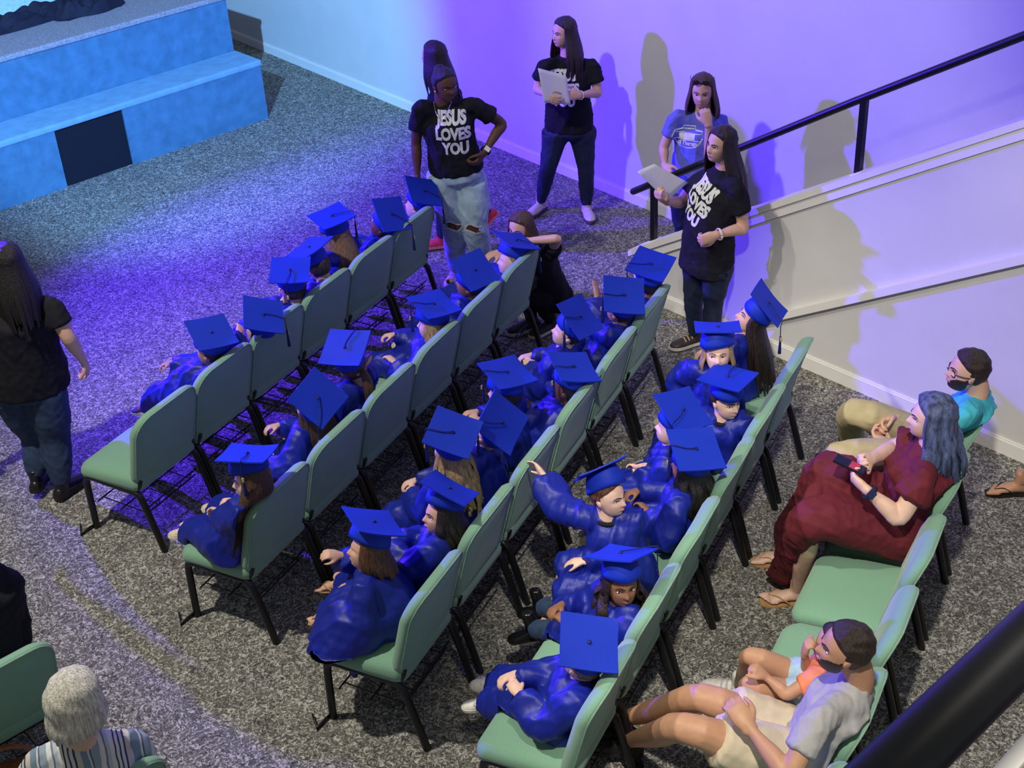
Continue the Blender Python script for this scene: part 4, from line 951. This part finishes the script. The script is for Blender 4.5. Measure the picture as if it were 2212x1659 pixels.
LEGG = mat('navy_leggings', (.012, .020, .055), rough=.7, var=.2, scale=30)
LIGHTJ = mat('light_wash_denim', (.40, .55, .66), rough=.85, var=.22, scale=14, bump=.2, bscale=500)
DN = A([0, 0, -1.0])

# -- woman with paper by the back wall
p = Y(10.12)
aR, aL = at_z(1168, 436, .085), at_z(1267, 445, .085)
J = dict(head=p(1217, 70, -.02), up=(.02, -.06, 1), face=az(212)-Z*.25, neck=p(1224, 122), front=az(255), hip=p(1229, 262),
    sh=(p(1277, 138, -.02), p(1177, 138, -.06)), el=(p(1292, 200, -.08), p(1160, 192, -.08)), wr=(p(1250, 206, -.26), p(1178, 204, -.27)),
    hd=(p(1222, 206, -.29)-p(1250, 206, -.26), p(1190, 212, -.31)-p(1178, 204, -.27)), pn=(az(90)+Z*-.2, az(60)), thumb=(-1, 1),
    hj=(p(1257, 285), p(1201, 285)), kn=(p(1266, 365, -.03), p(1184, 362, -.05)), an=(aL, aR), toe=(az(-82), az(232)))
w2 = adult('person', 'person with long dark hair standing against the back wall holding a white sheet', J, 'light', ('long', 'dark', .40), dict(mat=BLACKCLOTH, hem=.10, sw=1.1), dict(mat=LEGG, w=.92, name='leggings'), 'slip', gaze=(.3, -.3), girth=1.06, legr=1.10, hairkw=dict(back=az(270)))
c = (w2['hip']*.32+w2['nb']*.68); N = norm(az(252)); X = np.cross(Z, N); 
print_lines(w2, [('JESUS', .105, 0, .055, .006, .78), ('LOVES', .105, 0, -.045, .006, .78), ('YOU', .105, 0, -.145, .006, .78)], c, X, Z, N)
band(w2['root'], w2['wr'][-1]+(w2['el'][-1]-w2['wr'][-1])*.08, w2['el'][-1]-w2['wr'][-1], .033, mat('pale_bracelet', (.75, .72, .68), rough=.4), 'bracelet', .008)
paper('white sheet held up by the long-haired person against the back wall', [p(1162, 147, -.34), p(1224, 166, -.30), p(1233, 227, -.30), p(1175, 222, -.34)], .015)

# -- woman in ripped light jeans
p = Y(8.85)
aL, aR = at_z(1052, 596, .085), at_z(985, 580, .085)
J = dict(head=p(962, 183, -.02), up=(.05, -.10, 1), face=az(-58)-Z*.16, neck=p(958, 226), front=az(-98), hip=p(985, 360),
    sh=(p(1018, 222, .0), p(910, 226, -.02)), el=(p(1084, 268, .06), p(899, 306, .02)), wr=(p(1046, 330, -.10), p(902, 384, -.06)),
    hd=(p(1022, 362, -.16)-p(1046, 330, -.10), DN+az(270)*.2), pn=(az(190)+Z*-.3, az(0)), thumb=(-1, 1),
    hj=(p(1019, 395), p(956, 392)), kn=(p(1026, 490, -.06), p(982, 484, -.02)), an=(aL, aR), toe=(az(-75), az(250)), belly=.0)
w1 = adult('person', 'person in ripped pale jeans with one hand on the hip', J, 'dark', ('bun', 'black', .1), dict(mat=BLACKCLOTH, hem=.04, sw=1.12), dict(mat=LIGHTJ, w=1.32, name='jeans', fold=.005), 'white', hairkw=dict(grow=.030), gaze=(.6, 0), girth=1.06, armr=.045, hand_l=.18, curl=(.8, .4), legr=1.05)
c = w1['hip']*.40+w1['nb']*.60; N = norm(az(-97)); X = np.cross(Z, N); c = c+X*.06; X = norm(X-Z*.03)
print_lines(w1, [('JESUS', .112, -.02, .118, .006, .72), ('LOVES', .112, -.015, .015, .006, .72), ('YOU', .112, .0, -.088, .006, .72)], c, X, Z, N)
wv = w1['el'][-1]-w1['wr'][-1]; band(w1['root'], w1['wr'][-1]+norm(wv)*.02, wv, .034, mat('black_watch_strap', (.012, .012, .014), rough=.5), 'wristwatch', .014, 'dial', mat('white_dial', (.85, .83, .78), rough=.2), az(-60)+Z*.8)
g = Geo(); nb = w1['nb']; S_, T_ = w1['S'], w1['T']; g.add(*tube([nb-S_*.06+Z*.03+T_*.03, nb-S_*.035+T_*.105-Z*.02, nb+T_*.130-Z*.055, nb+S_*.035+T_*.105-Z*.02, nb+S_*.06+Z*.03+T_*.03], [.0026]*5, 6, Z, 4)); g.obj('necklace', mat('silver_chain', (.75, .75, .78), rough=.25, metal=.9), w1['root'])
g = Geo(); g.add(*sphere(w1['H'].pt((.36, .0, -.13))[0], .008, None, 10, 7)); g.add(*sphere(w1['H'].pt((-.36, .0, -.13))[0], .008, None, 10, 7)); g.obj('earrings', GOLD, w1['root'])
FRAY = mat('frayed_white_thread', (.70, .76, .80), rough=.9, var=.25, scale=80)
for k in (-1, 1):                                                     # the torn knees: skin showing between frayed edges
    kn = w1['kn'][k]; N = norm(az(-95)+Z*.3); X = np.cross(Z, N); Yv = np.cross(N, X)
    el = [(.068*math.cos(t), .030*math.sin(t)+.012*math.cos(3*t)) for t in np.linspace(0, 2*math.pi, 19)[:-1]]
    V2 = [(0, 0)]+[(a*.5, b*.5) for a, b in el]+el; Fs = [[0, 1+i, 1+(i+1) % 18] for i in range(18)]+[[1+i, 19+i, 19+(i+1) % 18, 1+(i+1) % 18] for i in range(18)]
    V, Fs = project2d(V2, Fs, kn, X, Yv, N, w1['bbvh'], .003); g = Geo(); g.add(V, Fs); o = g.obj('knee_rip', SKIN['dark'], w1['bottom'])
    V2, Fs = ribbon2d(el+el[:2], .011); V, Fs = project2d(V2, Fs, kn, X, Yv, N, w1['bbvh'], .005); g = Geo(); g.add(V, Fs); g.obj('frayed_edge', FRAY, w1['bottom'])

# -- passer-by hidden behind her
p = Y(9.70)
J = dict(head=p(936, 122), up=(0, 0, 1), face=az(150), neck=p(950, 172), front=az(170), hip=p(985, 318), sh=(p(962, 186, -.12), p(968, 182, .18)), el=(p(968, 250, -.14), p(985, 245, .2)),
    wr=(p(950, 310, -.15), p(990, 310, .2)), hd=(DN, DN), pn=(az(90), az(270)), hj=(p(985, 335, -.06), p(985, 335, .08)), kn=(p(962, 425, -.06), p(1012, 425, .08)), an=(at_z(955, 515, .085), at_y(1052, 462, 9.85)), toe=(az(182), norm(az(182)*.6-Z*.7)))
adult('person', 'person in red trainers walking behind the person in ripped jeans', J, 'light', ('long', 'dark', .30), dict(mat=BLACKCLOTH), dict(mat=LEGG, name='leggings'), 'red', face=False, lo=True)

# -- woman in the blue shirt, thinking, by the foot of the stairs
p = Y(8.92)
J = dict(head=p(1517, 196, -.02), up=(-.02, -.12, 1), face=az(-106)-Z*.30, neck=p(1518, 244), front=az(-108), hip=p(1502, 392), sh=(p(1560, 258, .04), p(1462, 250, .0)), el=(p(1532, 340, -.14), p(1434, 318, -.02)),
    wr=(p(1530, 268, -.19), p(1436, 358, -.10)), hd=(p(1521, 234, -.16)-p(1530, 268, -.19), p(1444, 374, -.16)-p(1436, 358, -.10)), pn=(az(90)-Z*.1, az(60)), thumb=(1, 1),
    hj=(p(1530, 420), p(1474, 418)), kn=(p(1525, 505, -.04), p(1478, 505, -.04)), an=(at_z(1520, 592, .085), at_z(1470, 585, .085)), toe=(az(-80), az(-120)))
BLUET = mat('periwinkle_blue_cotton', (.15, .165, .74), rough=.85, var=.08, scale=20, bump=.1, bscale=300)
w3 = adult('person', 'person in a blue printed shirt resting the chin on a fist behind the handrail', J, 'light', ('long', 'brown', .30), dict(mat=BLUET, sw=1.05), dict(mat=LEGG), 'black', curl=(1.25, .9), girth=1.06, gaze=(0, -.3), hairkw=dict(back=az(80)))
glasses(w3['H'], w3['root'], BLACKM, .44, 'sunglasses', mat('smoked_lens', (.03, .025, .02), rough=.12))
c = w3['hip']*.42+w3['nb']*.58; N = norm(az(-112)); X = np.cross(Z, N); c = c-X*.06+Z*.075
sh_ = [(-.085, .052), (-.035, .058), (-.03, .078), (.05, .074), (.055, .052), (.10, .046)]
pts = sh_+[(.108, .0), (.085, -.040), (.045, -.062), (0, -.068), (-.045, -.058), (-.085, -.030), (-.102, .008), (-.085, .052)]
g = Geo(); V2, Fs = ribbon2d([A(q) for q in pts], .008)
V, Fs = project2d(V2, Fs, c, X, Z, N, w3['tbvh'], .003); g.add(V, Fs)
for q in (([(-.088, .040), (.098, .030)], .004), ([(-.098, -.006), (.10, -.014)], .005)):
    V2, Fs = ribbon2d([A(q[0][0])*(1-t)+A(q[0][1])*t for t in np.linspace(0, 1, 12)], q[1]); V, Fs = project2d(V2, Fs, c, X, Z, N, w3['tbvh'], .003); g.add(V, Fs)
g.obj('shirt_emblem', WHITE, w3['top'], smooth=False)
print_lines(w3, [('IIIIIIIIIII', .046, .0, .010, .004, .9), ('of Therapy', .046, .006, -.034, .002, .72), ('-- ----- --', .022, .01, .060, .002, .9)], c, X, Z, N, 'emblem_lettering')
q0 = w3['hip']*.74+w3['nb']*.26+w3['T']*.155-w3['S']*.0
g = Geo(); b = A([c[0], c[1], c[2]-.085])+w3['T']*.075; g.add(*sphere(b, A([.013, .004, .016]), A([X, N, Z]), 12, 6)); g.add(*tube([b-Z*.012, b-Z*.075], [.002]*2, 5, X, 1)); g.add(*box(b-Z*.10, (.05, .006, .035), A([X, N, Z]), .002)); g.obj('badge_reel', mat('grey_badge', (.55, .55, .60), rough=.4), w3['root'])

# -- woman with paper beside the stair wall (face left bare of the picture sticker)
p = Y(7.80)
J = dict(head=p(1556, 312, .02), up=(.10, -.05, 1), face=az(212)+Z*.04, neck=p(1562, 366, .02), front=az(214), hip=p(1527, 552), sh=(p(1588, 398, -.13), p(1520, 380, .16)), el=(p(1606, 492, -.17), p(1470, 436, .13)),
    wr=(p(1546, 508, -.24), p(1440, 436, .0)), hd=(p(1514, 520, -.25)-p(1546, 508, -.24), p(1418, 422, -.04)-p(1440, 436, 0)), pn=(az(120)-Z*.2, Z+az(200)*.3), thumb=(1, -1),
    hj=(p(1549, 582, -.08), p(1508, 575, .09)), kn=(p(1540, 660, -.09), p(1498, 650, .09)), an=(at_z(1536, 786, .085), at_z(1502, 722, .085)), toe=(az(196), az(200)), belly=.03)
w4 = adult('person', 'person in black shirt beside the stair wall, holding a sheet out to the left', J, 'light', ('long', 'dark', .42), dict(mat=BLACKCLOTH, hem=.16, sw=1.2), dict(mat=LEGG, w=.95, name='leggings'), 'loafer', girth=1.10, curl=(1.1, .9), armr=.045, hairkw=dict(back=az(30)))
c = w4['hip']*.40+w4['nb']*.60; N = norm(az(218)); X = np.cross(Z, N); tl = norm(X*.94-Z*.34); tu = norm(Z-tl*np.dot(Z, tl)); c = c-X*.035+Z*.05
print_lines(w4, [('JESUS', .098, 0, .085, .006, .80), ('LOVES', .098, 0, -.005, .006, .80), ('YOU', .098, 0, -.095, .006, .80)], c, tl, tu, N)
wv = w4['el'][-1]-w4['wr'][-1]; band(w4['root'], w4['wr'][-1]+norm(wv)*.025, wv, .036, mat('cream_wristband', (.80, .72, .60), rough=.6), 'wristband', .008)
paper('grey-white sheet held out over the handrail end', [p(1377, 371, -.06), p(1413, 354, .06), p(1486, 394, .10), p(1442, 436, -.02)], .02)

# -- woman seen from behind at the left edge
p = Y(6.72)
J = dict(head=p(18, 566, .02), up=(-.05, .05, 1), face=az(112), neck=p(30, 640), front=az(112), hip=p(62, 812), sh=(p(-55, 655), p(108, 655, .02)), el=(p(-95, 760), p(146, 726, -.02)), wr=(p(-100, 850), p(180, 778, .06)),
    hd=(DN, p(192, 806, .09)-p(180, 778, .06)), pn=(az(0), az(190)), thumb=(1, -1), hj=(p(28, 850), p(98, 850)), kn=(p(78, 938, .08), p(118, 945, .0)), an=(at_z(78, 1032, .12), at_z(134, 1048, .085)), toe=(az(85), az(62)))
wl = adult('person', 'person in black seen from behind, walking along the left edge', J, 'light', ('long', 'black', .36), dict(mat=BLACKCLOTH, hem=.14, sw=1.2), dict(mat=DENIM_D, w=1.18, name='jeans'), 'black', face=False, lo=True, girth=1.22, armr=.052, legr=1.15, curl=.8)

# -- girl crouching behind the second row
p = Y(8.12)
J = dict(head=p(1124, 492, .0), up=(-.05, -.12, 1), face=az(232)-Z*.30, neck=p(1152, 528, .06), front=az(190), hip=p(1196, 632, .12), sh=(p(1192, 540, -.02), p(1140, 536, .2)), el=(p(1204, 516, -.14), p(1098, 560, .16)), wr=(p(1134, 520, -.10), p(1085, 545, .02)),
    hd=(p(1104, 522, -.07)-p(1134, 520, -.10), az(200)), pn=(DN, DN), thumb=(1, 1), hj=(p(1205, 645, .08), p(1185, 640, .2)), kn=(p(1160, 640, -.02), p(1140, 630, .25)), an=(at_z(1190, 692, .085), at_z(1148, 690, .085)), toe=(az(215), az(205)))
gc = adult('person', 'person in black crouching behind the second row, arm laid on the chair back', J, 'light', ('long', 'brown', .22), dict(mat=BLACKCLOTH, sw=.95, sleeve=.35), dict(mat=BLACKCLOTH, w=.9, name='leggings'), 'darkw', girth=.86, armr=.036, hh=.21, gaze=(0, -.2))

# -- bearded man in turquoise
p = Y(5.68)
TEAL = mat('turquoise_pique_cotton', (.06, .50, .60), rough=.8, var=.06, scale=20, bump=.1, bscale=400)
KHAKI = mat('khaki_twill', (.50, .42, .24), rough=.85, var=.10, scale=20, bump=.12, bscale=500)
J = dict(head=p(2088, 800, .0), up=(.10, -.03, 1), face=az(176)-Z*.04, neck=p(2106, 850, .0), front=az(153), hip=p(2078, 985, .02), sh=(p(2090, 888, -.20), p(2124, 852, .18)), el=(p(1998, 952, -.24), p(2010, 908, .16)), wr=(p(1925, 962, -.12), p(1932, 906, .06)),
    hd=(p(1880, 935, -.02)-p(1925, 962, -.12), p(1880, 918, .0)-p(1932, 906, .06)), pn=(Z+az(60)*.6, DN*.3+az(240)), thumb=(1, 1), hj=(p(2052, 990, -.12), p(2062, 970, .12)), kn=(p(1812, 985, -.16), p(1846, 890, .10)), an=(at_z(1806, 1070, .085), at_z(1832, 985, .085)), toe=(az(165), az(150)))
mA = adult('person', 'bearded person in turquoise shirt and dark glasses with clasped hands', J, 'light', ('short', 'dark', 0), dict(mat=TEAL, hem=.08, name='polo_shirt', sw=1.05), dict(mat=KHAKI, w=1.1), 'black', beard=True, gaze=(0, 0), girth=1.02, curl=.9, hand_l=.19, row=5)
glasses(mA['H'], mA['root'], BLACKM, 0)

# -- woman in the maroon dress
p = Y(5.20)
MAROON = mat('maroon_crepe', (.135, .012, .022), rough=.8, var=.12, scale=16, bump=.15, bscale=200)
hipB = p(1955, 1132, .02); kL, kR = p(1752, 1125, -.10), p(1790, 1020, .12); aLb, aRb = at_z(1722, 1272, .085), at_z(1700, 1190, .085)
hl = at_z(1690, 1250, .06); hr2 = at_z(1705, 1160, .06)
dr = [tube([hipB+az(248)*.075, (hipB+az(248)*.06+kL)/2+Z*.02, kL+Z*.012, kL*.55+hl*.45, hl+Z*.03], [A([.165, .14]), A([.145, .13]), A([.105, .10]), A([.075, .08]), A([.07, .085])], 14, None, 3, .3),
      tube([hipB, (hipB+kR)/2+Z*.02, kR+Z*.01, kR*.5+hr2*.5, hr2+Z*.03], [A([.15, .125]), A([.125, .11]), A([.105, .095]), A([.11, .09]), A([.12, .09])], 14, None, 3, .3),
      tube([hipB+Z*.02, (kL+kR)/2*.5+hipB*.5+Z*.02, (kL+kR)/2], [A([.17, .12]), A([.17, .10]), A([.14, .08])], 14, az(60), 3, .3),
      tube([(kL+kR)/2, (hl*.3+hr2*.7+(kL+kR)/2)/2, hl*.3+hr2*.7+Z*.03], [A([.13, .07]), A([.12, .06]), A([.12, .06])], 14, az(60), 3, .3)]
J = dict(head=p(2008, 902, .0), up=(.06, -.05, 1), face=az(170)-Z*.22, neck=p(2006, 962, .0), front=az(158), hip=hipB, sh=(p(1996, 1030, -.20), p(1978, 952, .17)), el=(p(1942, 1118, -.27), p(1930, 968, .20)), wr=(p(1872, 1058, -.20), p(1882, 992, .02)),
    hd=(p(1838, 1028, -.13)-p(1872, 1058, -.20), p(1850, 1000, -.04)-p(1882, 992, .02)), pn=(Z*.6+az(70), Z*.6+az(250)), thumb=(1, -1), hj=(hipB+az(248)*.09, hipB+az(68)*.09), kn=(kL, kR), an=(aLb, aRb), toe=(az(178), az(172)))
mB = adult('person', 'person in a maroon dress with blue-grey hair looking down at a phone', J, 'pale', ('wavy', 'blue', .30), dict(mat=MAROON, hem=.06, sleeve=.52, sw=1.45, name='dress', extra=dr, fold=.006), None, 'bare', girth=1.22, armr=.052, legr=1.05, curl=(.9, .9), hairkw=dict(grow=.105), row=5)
wv = mB['el'][-1]-mB['wr'][-1]; band(mB['root'], mB['wr'][-1]+norm(wv)*.02, wv, .036, mat('navy_watch_strap', (.02, .02, .05), rough=.6), 'wristwatch', .014, 'dial', mat('dark_blue_dial', (.02, .025, .09), rough=.15), az(230)+Z*.9)
pc = p(1836, 1004, -.10); pd = norm(p(1868, 1020, -.14)-p(1803, 988, -.06)); pn = norm(az(110)*.15+Z-pd*np.dot(az(110)*.15+Z, pd)); ps = np.cross(pn, pd)
ph = empty('smartphone', pc, 'black smartphone with a red patch on its screen, held by the person in maroon', 'phone')
g = Geo(); g.add(*box(pc, (.148, .074, .010), A([pd, ps, pn]), .003)); g.obj('case', BLACKM, ph, smooth=False)
g = Geo(); g.add(*box(pc+pn*.0056, (.136, .066, .001), A([pd, ps, pn]))); g.obj('screen', mat('dark_glass', (.015, .017, .022), rough=.1), ph, smooth=False)
g = Geo(); g.add(*box(pc+pn*.0063+pd*.022, (.044, .060, .001), A([pd, ps, pn]))); g.obj('screen_patch', mat('red_screen_patch', (.55, .05, .09), rough=.2), ph, smooth=False)

# -- man in the grey shirt
p = Y(3.76)
GREYT = mat('heather_grey_jersey', (.38, .37, .37), rough=.85, var=.04, scale=60, bump=.08, bscale=500)
KHAKI2 = mat('stone_cotton_shorts', (.60, .51, .36), rough=.85, var=.08, scale=20, bump=.1, bscale=400)
J = dict(head=p(1822, 1400, .0), up=(.16, -.04, 1), face=az(172)+Z*.04, neck=p(1850, 1472, .0), front=az(150), hip=p(1752, 1650, .06), sh=(p(1772, 1546, -.17), p(1874, 1480, .17)), el=(p(1702, 1672, -.30), p(1760, 1560, .30)), wr=(p(1618, 1572, -.12), p(1700, 1500, .30)),
    hd=(p(1592, 1532, -.06)-p(1618, 1572, -.12), az(160)), pn=(DN+az(70)*.4, DN), thumb=(-1, 1), hj=(p(1722, 1650, -.06), p(1728, 1600, .16)), kn=(p(1478, 1572, -.02), p(1518, 1508, .18)), an=(at_z(1358, 1600, .13), at_z(1335, 1556, .12)), toe=(az(168), az(160)))
mE = adult('person', 'bearded person in grey shirt and stone shorts sprawled on the rear row', J, 'tan', ('short', 'dark', 0), dict(mat=GREYT, hem=.06, sw=1.1), dict(mat=KHAKI2, len=.70, w=1.1, name='shorts', fold=.004), 'black', beard=True, girth=1.10, armr=.048, hand_l=.19, curl=.75, legr=1.02, legvox=.008, row=5)

# -- child in orange, mostly hidden by his head
p = Y(4.06)
ORANGE = mat('orange_coral_jersey', (.85, .26, .13), rough=.85, var=.1, scale=20)
J = dict(head=p(1800, 1392, .05), up=(.1, 0, 1), face=az(180), neck=p(1795, 1440, .04), front=az(160), hip=p(1752, 1500, .04), sh=(p(1762, 1466, -.10), p(1790, 1440, .12)), el=(p(1700, 1500, -.12), p(1745, 1462, .10)), wr=(p(1655, 1462, -.06), p(1738, 1412, .04)),
    hd=(p(1642, 1450, -.05)-p(1655, 1462, -.06), p(1744, 1388, .03)-p(1738, 1412, .04)), pn=(DN, az(0)), hj=(p(1740, 1508, -.04), p(1745, 1470, .10)), kn=(p(1622, 1478, -.02), p(1624, 1418, .14)), an=(at_z(1606, 1530, .13), at_z(1600, 1478, .13)), toe=(az(165), az(160)))
mD = adult('person', 'person in orange shirt and blue shorts tucked behind the person in grey', J, 'tan', ('short', 'dark', 0), dict(mat=ORANGE, sw=.8, sleeve=.5), dict(mat=mat('pale_blue_shorts', (.35, .50, .65), rough=.8), len=.42, w=.75, name='shorts'), 'white', girth=.66, armr=.032, hh=.19, hand_l=.125, curl=1.3, legr=.72, lo=True, face=False, row=5)

# -- grey-haired woman at the lower left
p = Y(3.70)
def blouse_mat():
    m = bpy.data.materials.new('striped_blouse_cotton'); m.use_nodes = True; nt = m.node_tree; N = nt.nodes; L = nt.links; b = N['Principled BSDF']; b.inputs['Roughness'].default_value = .85
    tc = N.new('ShaderNodeTexCoord'); mp = N.new('ShaderNodeMapping'); mp.inputs['Rotation'].default_value = (0, 0, math.radians(-20)); L.new(tc.outputs['Object'], mp.inputs['Vector'])
    sp = N.new('ShaderNodeSeparateXYZ'); L.new(mp.outputs[0], sp.inputs[0])
    nz = N.new('ShaderNodeTexNoise'); nz.inputs['Scale'].default_value = 7; L.new(tc.outputs['Object'], nz.inputs['Vector'])
    ma = N.new('ShaderNodeMath'); ma.operation = 'MULTIPLY_ADD'; ma.inputs[1].default_value = .035; L.new(nz.outputs['Fac'], ma.inputs[0]); L.new(sp.outputs['X'], ma.inputs[2])
    sc = N.new('ShaderNodeMath'); sc.operation = 'MULTIPLY'; sc.inputs[1].default_value = 5.6; L.new(ma.outputs[0], sc.inputs[0])
    fr = N.new('ShaderNodeMath'); fr.operation = 'FRACT'; L.new(sc.outputs[0], fr.inputs[0])
    rp = N.new('ShaderNodeValToRGB'); rp.color_ramp.interpolation = 'CONSTANT'; cr = rp.color_ramp
    pal = [(.0, (.72, .72, .70)), (.10, (.03, .035, .05)), (.13, (.70, .70, .70)), (.19, (.04, .05, .07)), (.22, (.66, .67, .66)), (.28, (.04, .05, .07)), (.32, (.60, .55, .50)), (.42, (.20, .28, .36)), (.56, (.66, .68, .70)), (.60, (.10, .13, .18)), (.63, (.30, .38, .46)), (.78, (.74, .73, .70)), (.88, (.16, .22, .30)), (.92, (.50, .56, .62))]
    while len(cr.elements) < len(pal): cr.elements.new(.5)
    for e, (q, c) in zip(cr.elements, pal): e.position = q
    for e, (q, c) in zip(cr.elements, pal): e.color = (*c, 1)
    L.new(fr.outputs[0], rp.inputs[0]); L.new(rp.outputs[0], b.inputs['Base Color']); return m
J = dict(head=p(168, 1512, .0), up=(.0, .02, 1), face=az(72), neck=p(180, 1590, -.03), front=az(100), hip=p(196, 1800, .0), sh=(p(84, 1650, -.04), p(292, 1612, .10)), el=(p(60, 1760, .06), p(320, 1720, .22)), wr=(p(120, 1800, .28), p(280, 1760, .42)),
    hd=(az(60), az(130)), pn=(DN, DN), hj=(p(150, 1820, .05), p(240, 1800, .12)), kn=(p(130, 1700, .62), p(230, 1680, .70)), an=(at_z(130, 1690, .1), at_z(220, 1660, .1)), toe=(az(110), az(100)))
ow = adult('person', 'grey-haired person in a striped blouse seen from behind at the lower left', J, 'pale', ('bob', 'grey', .08), dict(mat=blouse_mat(), sw=1.05, sleeve=1.3, name='blouse'), dict(mat=LEGG), 'black', girth=1.08, face=True, hh=.228, hairkw=dict(grow=.13))
glasses(ow['H'], ow['root'], mat('tortoise_frame', (.10, .05, .03), rough=.3), 0)
# -- person in black at the left edge
p = Y(4.86)
J = dict(head=p(-60, 1150, .05), up=(0, .05, 1), face=az(125), neck=p(-52, 1225), front=az(131), hip=p(-30, 1420), sh=(p(-135, 1275, -.10), p(18, 1268, .10)), el=(p(-150, 1390, -.05), p(42, 1380, .05)), wr=(p(-60, 1400, .1), p(14, 1405, .0)),
    hd=(az(60), norm(Z*.9+az(190)*.5)), pn=(DN, az(180)), hj=(p(-60, 1430, -.05), p(-5, 1420, .05)), kn=(p(-90, 1330, .35), p(-30, 1320, .45)), an=(at_z(-95, 1400, .1), at_z(-35, 1390, .1)), toe=(az(131), az(131)))
adult('person', 'person in black with folded arms cut off by the left edge', J, 'brown', ('short', 'black', 0), dict(mat=BLACKCLOTH, sw=1.15, sleeve=1.35, name='jumper'), dict(mat=LEGG), 'black', girth=1.18, face=False, lo=True, curl=1.0)
# -- brown handbag beside them
q = at_z(14, 1648, .30); hb = empty('handbag', q*A([1, 1, 0]), 'brown leather handbag peeping in at the lower left corner', 'bag')
LEA = mat('tan_brown_leather', (.30, .11, .035), rough=.45, var=.2)
g = Geo(); g.add(*box(q-Z*.17, (.30, .14, .26), A([az(20), az(110), Z]), .03)); g.obj('body', LEA, hb)
g = Geo(); g.add(*tube([q-az(20)*.12-Z*.05, q-az(20)*.10+Z*.05, q+Z*.09, q+az(20)*.10+Z*.05, q+az(20)*.12-Z*.05], [A([.016, .006])]*5, 8, az(110), 4)); g.obj('strap', LEA, hb)
# -- passer-by at the right edge: only one foot is in the picture
f0 = at_z(2206, 1040, .085); b0 = (f0+TK*.36+NK*.16)*A([1, 1, 0]); sd = np.cross(-TK, Z); q = lambda a, b, z: b0+TK*a+sd*b+Z*z
J = dict(head=q(.06, .0, 1.60), up=(0, 0, 1), face=-TK, neck=q(.05, 0, 1.42), front=-TK, hip=q(.02, 0, .92), sh=(q(.05, -.18, 1.36), q(.05, .18, 1.36)), el=(q(.10, -.23, 1.10), q(.10, .23, 1.10)), wr=(q(.02, -.22, .88), q(.02, .22, .88)), hd=(DN, DN), pn=(sd, -sd),
    hj=(q(.02, -.09, .88), q(.02, .09, .88)), kn=(q(.06, -.10, .48), q(-.12, .12, .48)), an=(q(.22, -.12, .085), f0), toe=(-TK, az(174)))
if np.dot(f0-b0, sd) < 0:
    for kk in ('kn', 'an'): J[kk] = (J[kk][1], J[kk][0])
    J['toe'] = (J['toe'][1], J['toe'][0])
adult('person', 'person at the right edge with only a black flip-flop foot in view', J, 'tan', ('short', 'dark', 0), dict(mat=DENIM_D), dict(mat=KHAKI, len=.8, name='shorts'), 'bare', face=False, lo=True, toes_='blackff')
